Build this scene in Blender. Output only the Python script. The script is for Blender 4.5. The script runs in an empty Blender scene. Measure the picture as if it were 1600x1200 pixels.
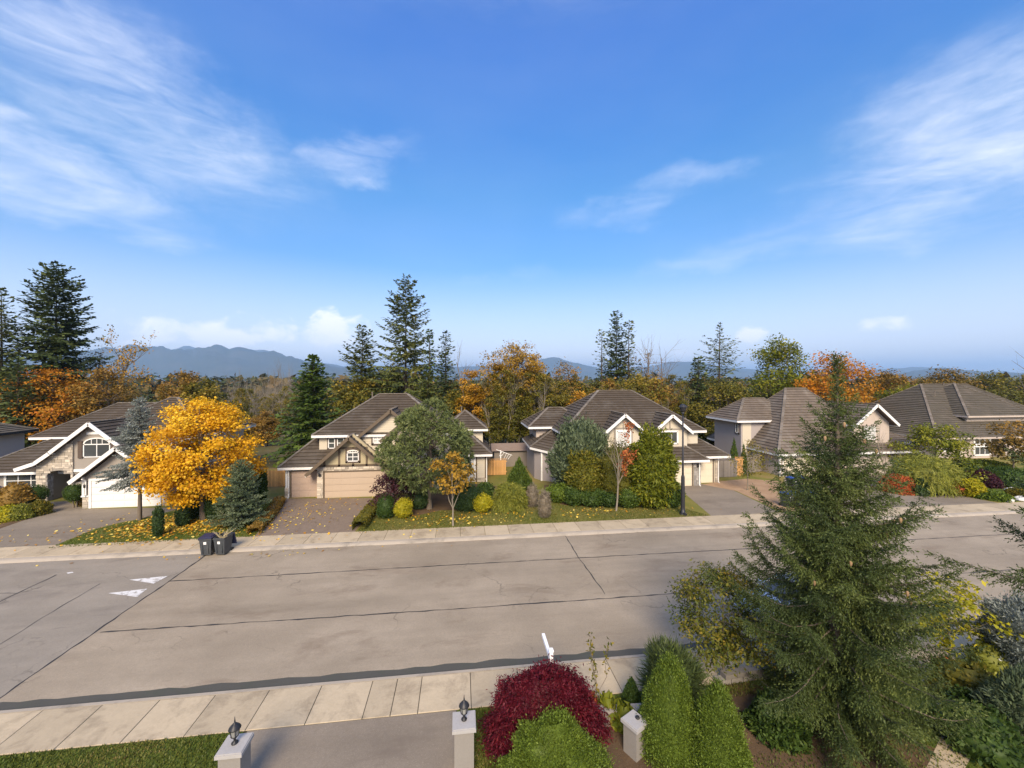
import bpy, math, random
import numpy as np
from mathutils import Vector

# ------------------------------------------------------------------ camera
S = bpy.context.scene
COL = S.collection
F, A, CAMZ, HZ = 640.0, math.radians(7.16), 9.6, 592.0      # focal length in photo pixels, yaw, eye height, horizon row
SA, CA = math.sin(A), math.cos(A)
cam_d = bpy.data.cameras.new('camera'); cam = bpy.data.objects.new('camera', cam_d); COL.objects.link(cam)
cam_d.sensor_width = 36; cam_d.lens = 36 * F / 1600; cam_d.shift_y = -8 / 1600
cam_d.clip_start = 0.1; cam_d.clip_end = 60000
cam.location = (0, 0, CAMZ); cam.rotation_euler = (math.radians(90), 0, -A)
S.camera = cam

# ------------------------------------------------------------------ sky, sun, exposure
SUN_EL, SUN_AZ = math.radians(36), math.radians(188)          # azimuth clockwise from +Y
S.view_settings.view_transform = 'Standard'; S.view_settings.look = 'None'
S.view_settings.exposure = 0.72; S.view_settings.gamma = 1.0; S.view_settings.use_curve_mapping = False
S.cycles.use_denoising = True
S.cycles.max_bounces = 6; S.cycles.diffuse_bounces = 3; S.cycles.glossy_bounces = 2
S.cycles.transmission_bounces = 4; S.cycles.transparent_max_bounces = 6; S.cycles.volume_bounces = 1
W = bpy.data.worlds.new('World'); S.world = W; W.use_nodes = True
wt = W.node_tree; wt.nodes.clear()
def wn(t, **k):
    n = wt.nodes.new(t)
    for a, b in k.items(): setattr(n, a, b)
    return n
def wmath(op, a, b=None, c=None, clamp=False):
    n = wn('ShaderNodeMath', operation=op); n.use_clamp = clamp
    for i, v in enumerate((a, b, c)):
        if v is None: continue
        if isinstance(v, (int, float)): n.inputs[i].default_value = v
        else: wt.links.new(v, n.inputs[i])
    return n.outputs[0]
sky = wn('ShaderNodeTexSky', sky_type='NISHITA'); sky.sun_disc = False
sky.sun_elevation = SUN_EL; sky.sun_rotation = SUN_AZ; sky.altitude = 100
sky.air_density = 1.0; sky.dust_density = 0.3; sky.ozone_density = 3.0
hs = wn('ShaderNodeHueSaturation'); hs.inputs['Saturation'].default_value = 1.42; hs.inputs['Hue'].default_value = .506; hs.inputs['Value'].default_value = 1.2
wt.links.new(sky.outputs[0], hs.inputs['Color'])
gr = wn('ShaderNodeMix', data_type='RGBA', blend_type='MULTIPLY'); gr.inputs[0].default_value = 1; wt.links.new(hs.outputs[0], gr.inputs[6])
tc = wn('ShaderNodeTexCoord'); sp = wn('ShaderNodeSeparateXYZ'); wt.links.new(tc.outputs['Generated'], sp.inputs[0])
az = wmath('ARCTAN2', sp.outputs[0], sp.outputs[1])            # compass angle of the view direction
el = wmath('ARCSINE', sp.outputs[2])
tr_ = wn('ShaderNodeValToRGB'); e_ = tr_.color_ramp.elements; e_.new(.4); e_.new(.66)   # grade of the sky by height
for i, (p_, c_) in enumerate([(.10, (.84, .60, .58)), (.40, (1.0, .79, .70)), (.66, (.70, .78, .92)), (1.0, (.66, .78, .95))]): e_[i].position = p_; e_[i].color = (*c_, 1)
wt.links.new(wmath('DIVIDE', el, math.radians(60)), tr_.inputs[0]); wt.links.new(tr_.outputs[0], gr.inputs[7])
comb = wn('ShaderNodeCombineXYZ'); wt.links.new(az, comb.inputs[0]); wt.links.new(el, comb.inputs[1])
def wnoise(vec, sc, loc, scale, detail, rough, dist=0.0, rot=0.0):
    mp = wn('ShaderNodeMapping'); mp.inputs['Scale'].default_value = sc; mp.inputs['Location'].default_value = loc
    mp.inputs['Rotation'].default_value = (0, 0, rot)
    wt.links.new(vec, mp.inputs[0])
    n = wn('ShaderNodeTexNoise'); n.inputs['Scale'].default_value = scale; n.inputs['Detail'].default_value = detail
    n.inputs['Roughness'].default_value = rough; n.inputs['Distortion'].default_value = dist
    wt.links.new(mp.outputs[0], n.inputs['Vector']); return n.outputs['Fac']
def sstep(v, a, b):
    n = wn('ShaderNodeMapRange', interpolation_type='SMOOTHSTEP'); wt.links.new(v, n.inputs[0])
    n.inputs[1].default_value = a; n.inputs[2].default_value = b; return n.outputs[0]
def blob(deg_az, deg_el, raz, rel, rot, hard=0.0):              # a soft elliptical region of the sky
    k_ = min(1., raz / 12)
    da = wmath('SUBTRACT', wmath('ADD', az, wmath('MULTIPLY', warp_a, k_)), math.radians(deg_az)); de = wmath('SUBTRACT', wmath('ADD', el, wmath('MULTIPLY', warp_e, k_)), math.radians(deg_el))
    c, s = math.cos(rot), math.sin(rot)
    x = wmath('DIVIDE', wmath('ADD', wmath('MULTIPLY', da, c), wmath('MULTIPLY', de, s)), math.radians(raz))
    y = wmath('DIVIDE', wmath('SUBTRACT', wmath('MULTIPLY', de, c), wmath('MULTIPLY', da, s)), math.radians(rel))
    r = wmath('SQRT', wmath('ADD', wmath('MULTIPLY', x, x), wmath('MULTIPLY', y, y)))
    n = wn('ShaderNodeMapRange', interpolation_type='SMOOTHERSTEP'); wt.links.new(r, n.inputs[0])
    n.inputs[1].default_value = 1.0; n.inputs[2].default_value = hard; return n.outputs[0]
def sky_dir(px, py):
    u, v = (px - 800) / F, (HZ - py) / F
    return math.degrees(math.atan(u)) + math.degrees(A), math.degrees(math.atan2(v, math.hypot(1, u)))
warp_a = wmath('MULTIPLY', wmath('SUBTRACT', wnoise(comb.outputs[0], (1, 1.6, 1), (3, 1, 0), 4.5, 5, .6), .5), .42)
warp_e = wmath('MULTIPLY', wmath('SUBTRACT', wnoise(comb.outputs[0], (1, 1.6, 1), (8, 6, 0), 5.5, 5, .6), .5), .17)
wisp = sstep(wnoise(comb.outputs[0], (1.5, 5.5, 1), (1.3, 4.2, 0), 2.2, 10, .6, .9, .16), .30, .86)
fine = sstep(wnoise(comb.outputs[0], (2.2, 11, 1), (7.1, .3, 0), 3.5, 8, .62, 1.2, -.12), .28, .9)
wispmix = wmath('ADD', wmath('MULTIPLY', wisp, .72), wmath('MULTIPLY', fine, .34))
cirrus = None
for (px, py, ra, re, rot, k) in [(215, 165, 23, 10, -.35, 1.25), (70, 255, 15, 6, -.22, 1.2), (540, 245, 13, 3.6, .22, .95),
                                 (150, 335, 16, 4.0, -.1, .9), (1540, 230, 20, 12, .25, 1.3), (1560, 330, 14, 3, .1, .8),
                                 (1070, 282, 10, 2.6, .1, .7), (980, 330, 11, 2.6, .15, .55),
                                 (1150, 400, 26, 4, .2, .5), (20, 430, 8, 1.8, 0, .5), (1500, 465, 16, 1.6, .07, .5), (760, 450, 20, 3, .05, .25)]:
    a_, e_ = sky_dir(px, py)
    b = wmath('MULTIPLY', blob(a_, e_, ra, re, rot), k)
    cirrus = b if cirrus is None else wmath('MAXIMUM', cirrus, b)
veil = wmath('MULTIPLY', wnoise(comb.outputs[0], (1, 2.6, 1), (9, 2, 0), 1.6, 6, .55), .17)
# thin cloud added beyond the view, whitening the blue fill light
rest = wmath('MAXIMUM', sstep(wmath('ABSOLUTE', wmath('SUBTRACT', az, A)), math.radians(48), math.radians(75)), sstep(el, math.radians(38), math.radians(58)))
cirrus = wmath('MAXIMUM', cirrus, wmath('MULTIPLY', rest, 1.15))
cirrus = wmath('ADD', wmath('MULTIPLY', cirrus, wmath('ADD', wmath('MULTIPLY', wispmix, .86), .10)), veil)
puff = wnoise(comb.outputs[0], (1, 1.35, 1), (2.2, 5, 0), 15, 7, .58, .35)
cum = None
for (px, py, ra, re, k) in [(240, 520, 7, 3.6, .9), (340, 520, 9, 4.2, .95), (430, 515, 7, 3.4, .75), (510, 522, 6.5, 4.2, 1.0), (560, 545, 8, 2.4, .6),
                            (1166, 520, 3.6, 2.2, 1.05), (1090, 553, 5.5, 1.4, .8), (1383, 508, 4.6, 2.3, .85), (1510, 570, 6, .9, .6), (1460, 562, 2, .8, .6), (890, 560, 10, 1.4, .3)]:
    a_, e_ = sky_dir(px, py)
    b = wmath('MULTIPLY', blob(a_, e_, ra, re, 0, .15), k)
    cum = b if cum is None else wmath('MAXIMUM', cum, b)
cmask = sstep(cum, .02, .3)
cum = sstep(wmath('ADD', cum, wmath('MULTIPLY', wmath('SUBTRACT', puff, .5), 3.0)), .40, 1.15)
cum = wmath('MULTIPLY', cum, cmask)
lowveil = wmath('MULTIPLY', sstep(el, math.radians(19), math.radians(0)), .62)
cl = wmath('MAXIMUM', wmath('MULTIPLY', cirrus, .74), lowveil, clamp=True)
mixc = wn('ShaderNodeMix', data_type='RGBA'); wt.links.new(cl, mixc.inputs[0]); wt.links.new(gr.outputs[2], mixc.inputs[6])
mixc.inputs[7].default_value = (4.7, 4.85, 5.4, 1)
mixk = wn('ShaderNodeMix', data_type='RGBA'); wt.links.new(cum, mixk.inputs[0]); wt.links.new(mixc.outputs[2], mixk.inputs[6]); mixk.inputs[7].default_value = (5.7, 5.7, 6.0, 1)
bg = wn('ShaderNodeBackground'); bg.inputs[1].default_value = 0.15
wt.links.new(mixk.outputs[2], bg.inputs[0]); wo = wn('ShaderNodeOutputWorld'); wt.links.new(bg.outputs[0], wo.inputs[0])
sun_d = bpy.data.lights.new('sun', 'SUN'); sun_d.energy = 3.6; sun_d.angle = math.radians(26); sun_d.color = (1, .83, .61)
sun = bpy.data.objects.new('sun', sun_d); COL.objects.link(sun)
sun.rotation_euler = Vector((math.sin(SUN_AZ) * math.cos(SUN_EL), math.cos(SUN_AZ) * math.cos(SUN_EL), math.sin(SUN_EL))).to_track_quat('Z', 'Y').to_euler()

# ------------------------------------------------------------------ photo rows/columns to metres
def ray(px): u = (px - 800) / F; return SA + u * CA, CA - u * SA
def G(px, py, z=.1):                                            # point of the plane z seen at that column and row
    r = ray(px); d = F * (CAMZ - z) / (py - HZ); return d * r[0], d * r[1]
def PX(px, Y): r = ray(px); return Y / r[1] * r[0]
def PZ(px, py, Y): return CAMZ - (py - HZ) / F * Y / ray(px)[1]
def DP(px, d): r = ray(px); return d * r[0], d * r[1]
def ZD(py, d): return CAMZ - (py - HZ) / F * d

# ------------------------------------------------------------------ object helpers
def tag(o, label=None, cat=None, group=None, kind=None):
    for k, v in (('label', label), ('category', cat), ('group', group), ('kind', kind)):
        if v: o[k] = v
    return o
def empty(name, loc, label, cat, group=None, rz=0, sc=1):
    o = bpy.data.objects.new(name, None); COL.objects.link(o); o.location = loc; o.rotation_euler = (0, 0, rz)
    o.scale = (sc, sc, sc) if isinstance(sc, (int, float)) else sc
    o.empty_display_size = .3
    return tag(o, label, cat, group)
def link(name, me, mats=None, parent=None, loc=(0, 0, 0)):
    o = bpy.data.objects.new(name, me); COL.objects.link(o); o.parent = parent; o.location = loc
    if mats and not me.materials:
        for m in (mats if isinstance(mats, (list, tuple)) else [mats]): me.materials.append(m)
    return o
def np_mesh(name, V, FC, tint=None, mat=None, smooth=False, midx=None):
    """FC: list of (n,k) integer arrays"""
    me = bpy.data.meshes.new(name); V = np.asarray(V, np.float32)
    FC = [np.asarray(f, np.int32) for f in FC if len(f)]
    me.vertices.add(len(V)); me.vertices.foreach_set('co', V.ravel())
    nl = sum(f.size for f in FC); npoly = sum(len(f) for f in FC)
    me.loops.add(nl); me.polygons.add(npoly)
    me.loops.foreach_set('vertex_index', np.concatenate([f.ravel() for f in FC]))
    st, k = [], 0
    for f in FC: st.append(k + np.arange(len(f)) * f.shape[1]); k += f.size
    me.polygons.foreach_set('loop_start', np.concatenate(st).astype(np.int32))
    if smooth: me.polygons.foreach_set('use_smooth', np.ones(npoly, bool))
    if midx is not None: me.polygons.foreach_set('material_index', np.asarray(midx, np.int32))
    me.update(calc_edges=True)
    if tint is not None:
        at = me.attributes.new('tint', 'FLOAT', 'FACE'); at.data.foreach_set('value', np.asarray(tint, np.float32))
    if mat: me.materials.append(mat)
    return me
class MB:
    """collects faces of one mesh; all coordinates are world metres, shifted to the parent's origin by build()"""
    def __init__(s): s.v, s.f, s.t, s.m = [], [], [], []
    def face(s, pts, t=.5, m=0):
        n = len(s.v); s.v.extend(pts); s.f.append(tuple(range(n, n + len(pts)))); s.t.append(t); s.m.append(m)
    def box(s, x0, x1, y0, y1, z0, z1, t=.5, m=0, tf=None):
        p = [(x, y, z) for z in (z0, z1) for y in (y0, y1) for x in (x0, x1)]
        if tf: p = [tf(*q) for q in p]
        n = len(s.v); s.v.extend(p)
        for q in ((0, 2, 3, 1), (4, 5, 7, 6), (0, 1, 5, 4), (1, 3, 7, 5), (3, 2, 6, 7), (2, 0, 4, 6)):
            s.f.append(tuple(n + i for i in q)); s.t.append(t); s.m.append(m)
    def prism(s, poly, off, t=.5, m=0):
        """poly: 3D points, extruded by vector off"""
        a = [tuple(p) for p in poly]; b = [(p[0] + off[0], p[1] + off[1], p[2] + off[2]) for p in a]
        s.face(a, t, m); s.face(b[::-1], t, m)
        for i in range(len(a)): j = (i + 1) % len(a); s.face([a[j], a[i], b[i], b[j]], t, m)
    def bar(s, p, q, w, h, t=.5, m=0, up=(0, 0, 1)):
        p, q = Vector(p), Vector(q); d = (q - p).normalized(); side = d.cross(Vector(up))
        if side.length < 1e-4: side = Vector((1, 0, 0))
        side.normalize(); u = side.cross(d); side *= w / 2; u *= h / 2
        a = [p - side - u, p + side - u, p + side + u, p - side + u]; b = [x + (q - p) for x in a]
        s.face([tuple(x) for x in a[::-1]], t, m); s.face([tuple(x) for x in b], t, m)
        for i in range(4): j = (i + 1) % 4; s.face([tuple(a[i]), tuple(a[j]), tuple(b[j]), tuple(b[i])], t, m)
    def lathe(s, prof, c, n=16, t=.5, m=0, sx=1, sy=1):
        k = len(s.v)
        for r, z in prof:
            for i in range(n): a = 2 * math.pi * i / n; s.v.append((c[0] + r * sx * math.cos(a), c[1] + r * sy * math.sin(a), c[2] + z))
        for j in range(len(prof) - 1):
            for i in range(n):
                i2 = (i + 1) % n; s.f.append((k + j * n + i, k + j * n + i2, k + j * n + n + i2, k + j * n + n + i)); s.t.append(t); s.m.append(m)
        s.f.append(tuple(k + i for i in range(n))[::-1]); s.t.append(t); s.m.append(m)
        e = k + (len(prof) - 1) * n; s.f.append(tuple(e + i for i in range(n))); s.t.append(t); s.m.append(m)
    def build(s, name, mat, parent=None, root=None, smooth=False, kind=None):
        o0 = (0, 0, 0)
        r = root or parent
        if r is not None:
            while r.parent: r = r.parent
            o0 = r.location
        me = bpy.data.meshes.new(name)
        me.from_pydata([(p[0] - o0[0], p[1] - o0[1], p[2] - o0[2]) for p in s.v], [], s.f)
        at = me.attributes.new('tint', 'FLOAT', 'FACE'); at.data.foreach_set('value', np.array(s.t, np.float32))
        me.polygons.foreach_set('material_index', np.array(s.m, np.int32))
        if smooth: me.polygons.foreach_set('use_smooth', np.ones(len(s.f), bool))
        me.update()
        o = link(name, me, mat, parent)
        if kind: o['kind'] = kind
        return o

# ------------------------------------------------------------------ materials
def _nt(name):
    m = bpy.data.materials.new(name); m.use_nodes = True; nt = m.node_tree; return m, nt, nt.nodes['Principled BSDF'], nt.nodes['Material Output']
def rgb(c): return (c[0], c[1], c[2], 1)
def ramp(nt, stops, fac):
    r = nt.nodes.new('ShaderNodeValToRGB'); e = r.color_ramp.elements
    while len(e) < len(stops): e.new(.5)
    for i, (p, c) in enumerate(stops): e[i].position = p; e[i].color = rgb(c)
    nt.links.new(fac, r.inputs[0]); return r.outputs[0]
def noise(nt, vec, scale, detail=6, rough=.6, dist=0, sc=(1, 1, 1)):
    mp = nt.nodes.new('ShaderNodeMapping'); mp.inputs['Scale'].default_value = sc; nt.links.new(vec, mp.inputs[0])
    n = nt.nodes.new('ShaderNodeTexNoise'); n.inputs['Scale'].default_value = scale; n.inputs['Detail'].default_value = detail
    n.inputs['Roughness'].default_value = rough; n.inputs['Distortion'].default_value = dist
    nt.links.new(mp.outputs[0], n.inputs['Vector']); return n.outputs['Fac']
def nmath(nt, op, a, b=None, clamp=False):
    n = nt.nodes.new('ShaderNodeMath'); n.operation = op; n.use_clamp = clamp
    for i, v in enumerate((a, b)):
        if v is None: continue
        if isinstance(v, (int, float)): n.inputs[i].default_value = v
        else: nt.links.new(v, n.inputs[i])
    return n.outputs[0]
def nmix(nt, fac, a, b, mode='MIX'):
    n = nt.nodes.new('ShaderNodeMix'); n.data_type = 'RGBA'; n.blend_type = mode
    for i, v in ((0, fac), (6, a), (7, b)):
        if isinstance(v, (int, float)): n.inputs[i].default_value = v
        elif isinstance(v, tuple): n.inputs[i].default_value = rgb(v)
        else: nt.links.new(v, n.inputs[i])
    return n.outputs[2]
def mrange(nt, v, a, b, c=0., d=1.):
    n = nt.nodes.new('ShaderNodeMapRange'); nt.links.new(v, n.inputs[0])
    for i, x in enumerate((a, b, c, d)): n.inputs[i + 1].default_value = x
    return n.outputs[0]
def pos(nt): return nt.nodes.new('ShaderNodeNewGeometry').outputs['Position']
def bump(nt, h, bsdf, strength=.3, dist=.02):
    b = nt.nodes.new('ShaderNodeBump'); b.inputs['Strength'].default_value = strength; b.inputs['Distance'].default_value = dist
    nt.links.new(h, b.inputs['Height']); nt.links.new(b.outputs[0], bsdf.inputs['Normal'])
def M(name, c, rough=.6, var=.12, scale=3., fine=0, bumpk=0, metal=0, tint=0, dirt=None, spec=.4):
    """colour c with world-space mottling, optional per-piece tint and dirt colour"""
    m, nt, b, o = _nt(name); p = pos(nt)
    n = noise(nt, p, scale, 5)
    col = nmix(nt, n, tuple(x * (1 - var) for x in c), tuple(min(1, x * (1 + var)) for x in c))
    if fine:
        f = noise(nt, p, fine, 3, .7); col = nmix(nt, .35, col, nmix(nt, f, tuple(x * .6 for x in c), tuple(min(1, x * 1.35) for x in c)))
    if dirt:
        d = mrange(nt, noise(nt, p, scale * .6, 8, .72, .4), .50, .70); col = nmix(nt, nmath(nt, 'MULTIPLY', d, .8), col, dirt)
    if tint:
        a = nt.nodes.new('ShaderNodeAttribute'); a.attribute_name = 'tint'
        k = mrange(nt, a.outputs['Fac'], 0, 1, 1 - tint, 1 + tint)
        vm = nt.nodes.new('ShaderNodeVectorMath'); vm.operation = 'SCALE'; nt.links.new(col, vm.inputs[0]); nt.links.new(k, vm.inputs['Scale']); col = vm.outputs[0]
    nt.links.new(col, b.inputs['Base Color']); b.inputs['Roughness'].default_value = rough; b.inputs['Metallic'].default_value = metal
    b.inputs['Specular IOR Level'].default_value = spec
    if bumpk: bump(nt, noise(nt, p, fine or scale * 8, 4, .7), b, bumpk)
    return m
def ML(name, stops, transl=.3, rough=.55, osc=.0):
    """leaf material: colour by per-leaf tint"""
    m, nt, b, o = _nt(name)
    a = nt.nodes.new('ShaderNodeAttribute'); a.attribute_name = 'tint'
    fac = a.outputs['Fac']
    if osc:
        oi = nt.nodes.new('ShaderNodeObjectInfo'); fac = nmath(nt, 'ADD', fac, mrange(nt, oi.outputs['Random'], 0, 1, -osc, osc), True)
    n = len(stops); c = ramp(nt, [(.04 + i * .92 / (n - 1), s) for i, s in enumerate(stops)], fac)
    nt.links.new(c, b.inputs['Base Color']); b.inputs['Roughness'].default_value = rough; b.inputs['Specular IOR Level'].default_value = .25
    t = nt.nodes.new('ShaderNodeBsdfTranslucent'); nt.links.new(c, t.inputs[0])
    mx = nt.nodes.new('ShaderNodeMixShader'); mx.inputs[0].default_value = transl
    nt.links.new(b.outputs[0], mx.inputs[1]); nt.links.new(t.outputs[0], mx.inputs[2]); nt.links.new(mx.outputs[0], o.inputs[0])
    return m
def asphalt(name, c, c2, stain, crack=True):
    m, nt, b, o = _nt(name); p = pos(nt)
    big = noise(nt, p, .16, 5, .6, .3, (1, 1.6, 1)); mid = noise(nt, p, .9, 7, .72); fin = noise(nt, p, 11, 6, .85); speck = noise(nt, p, 38, 3, .7)
    col = nmix(nt, mrange(nt, big, .34, .66), tuple(x * .9 for x in c), tuple(x * 1.06 for x in c2))
    col = nmix(nt, mrange(nt, mid, .35, .75, 0, .42), col, tuple(x * .68 for x in c))
    col = nmix(nt, nmath(nt, 'MULTIPLY', mrange(nt, fin, .34, .66), .42), col, tuple(x * .55 for x in c))
    col = nmix(nt, nmath(nt, 'MULTIPLY', mrange(nt, speck, .56, .68), .45), col, tuple(min(1, x * 1.55) for x in c2))
    st = mrange(nt, noise(nt, p, .42, 6, .66, .5, (.7, 1.5, 1)), .54, .72)
    col = nmix(nt, nmath(nt, 'MULTIPLY', st, .85), col, stain)
    tr = mrange(nt, noise(nt, p, .5, 5, .6, .2, (.07, 1.7, 1)), .45, .75)
    col = nmix(nt, nmath(nt, 'MULTIPLY', tr, .46), col, tuple(x * .62 for x in c))
    if crack:
        v = nt.nodes.new('ShaderNodeTexVoronoi'); v.feature = 'DISTANCE_TO_EDGE'; v.inputs['Scale'].default_value = .22
        wv = nt.nodes.new('ShaderNodeVectorMath'); wv.operation = 'ADD'
        nn = nt.nodes.new('ShaderNodeTexNoise'); nn.inputs['Scale'].default_value = .9; nn.inputs['Detail'].default_value = 6; nt.links.new(p, nn.inputs[0])
        sc = nt.nodes.new('ShaderNodeVectorMath'); sc.operation = 'SCALE'; sc.inputs['Scale'].default_value = 2.2; nt.links.new(nn.outputs['Color'], sc.inputs[0])
        nt.links.new(p, wv.inputs[0]); nt.links.new(sc.outputs[0], wv.inputs[1]); nt.links.new(wv.outputs[0], v.inputs['Vector'])
        ck = nmath(nt, 'MULTIPLY', mrange(nt, v.outputs['Distance'], .012, .003), mrange(nt, noise(nt, p, .3, 3), .5, .62))
        col = nmix(nt, nmath(nt, 'MULTIPLY', ck, .65), col, tuple(x * .4 for x in c))
    nt.links.new(col, b.inputs['Base Color']); b.inputs['Roughness'].default_value = .85; b.inputs['Specular IOR Level'].default_value = .3
    bump(nt, fin, b, .35, .012); return m
def ground_mat(name, stops, scale, fine=14):
    m, nt, b, o = _nt(name); p = pos(nt)
    n1 = noise(nt, p, scale, 6, .65, .4); n2 = noise(nt, p, fine, 5, .75)
    f = nmath(nt, 'ADD', nmath(nt, 'MULTIPLY', mrange(nt, n1, .25, .75), .65), nmath(nt, 'MULTIPLY', n2, .38))
    k = len(stops); col = ramp(nt, [(i / (k - 1), s) for i, s in enumerate(stops)], f)
    nt.links.new(col, b.inputs['Base Color']); b.inputs['Roughness'].default_value = .95; b.inputs['Specular IOR Level'].default_value = .15
    bump(nt, n2, b, .6, .05); return m
def glass(name, c, rough=.05):
    m, nt, b, o = _nt(name); n = noise(nt, pos(nt), .9, 3)
    nt.links.new(nmix(nt, n, tuple(x * .5 for x in c), tuple(min(1, x * 1.6) for x in c)), b.inputs['Base Color'])
    b.inputs['Roughness'].default_value = rough; b.inputs['Specular IOR Level'].default_value = .8; return m

# ------------------------------------------------------------------ plants: generators
def unit(v): return v / np.maximum(np.linalg.norm(v, axis=-1, keepdims=True), 1e-9)
def perp(d, rng):
    r = rng.normal(size=d.shape); a = unit(np.cross(d, r)); return a, np.cross(d, a)
def leaf_quads(P, T, B, L, Wd, fold=.15):
    """diamond leaves: base P, along T length L, across B width Wd"""
    n = len(P); N = np.cross(T, B); L = np.broadcast_to(L, (n,))[:, None]; Wd = np.broadcast_to(Wd, (n,))[:, None]
    mid = P + T * L * .5
    V = np.stack([P, mid + B * Wd * .5 + N * L * fold, P + T * L, mid - B * Wd * .5 + N * L * fold], 1).reshape(-1, 3)
    return V, np.arange(4 * n).reshape(n, 4)
def tubes(paths, sides=5):
    """paths: list of (points (k,3), radii (k,))"""
    V, Q, n0 = [], [], 0
    ang = np.arange(sides) * 2 * np.pi / sides
    for P, R in paths:
        P = np.asarray(P, float); R = np.asarray(R, float); k = len(P)
        T = unit(np.gradient(P, axis=0)); ref = np.array([.31, .17, 1.]) if abs(T[0, 2]) < .9 else np.array([1., .2, 0])
        a = unit(np.cross(T, ref)); b = np.cross(T, a)
        ring = P[:, None] + R[:, None, None] * (a[:, None] * np.cos(ang)[None, :, None] + b[:, None] * np.sin(ang)[None, :, None])
        V.append(ring.reshape(-1, 3))
        i = np.arange(k - 1)[:, None] * sides + np.arange(sides)[None]; j = np.arange(k - 1)[:, None] * sides + (np.arange(sides)[None] + 1) % sides
        Q.append((np.stack([i, j, j + sides, i + sides], -1).reshape(-1, 4)) + n0); n0 += k * sides
    if not V: return np.zeros((0, 3)), np.zeros((0, 4), int)
    return np.concatenate(V), np.concatenate(Q)
def curve(p, q, sag, n, rng, wob=.0):
    t = np.linspace(0, 1, n)[:, None]; p, q = np.asarray(p, float), np.asarray(q, float)
    c = p + (q - p) * t; c[:, 2] += sag * 4 * (t * (1 - t))[:, 0]
    if wob: c[1:-1] += rng.normal(size=(n - 2, 3)) * wob
    return c
ENV = dict(
    round=lambda h: np.sqrt(np.maximum(0, 1 - (2 * h - 1) ** 2)),
    egg=lambda h: np.sqrt(np.maximum(0, 1 - (2 * np.clip(h, 0, 1) ** .72 - 1) ** 2)),
    dome=lambda h: np.maximum(0, 1 - h ** 2.2) ** .55,
    top=lambda h: np.sqrt(np.maximum(0, 1 - (2 * np.clip(h, 0, 1) ** 1.5 - 1) ** 2)),
    cone=lambda h: np.maximum(0, 1 - h) ** .85,
    col=lambda h: np.maximum(0, 1 - np.abs(2 * h - 1) ** 4) ** .6)
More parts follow.
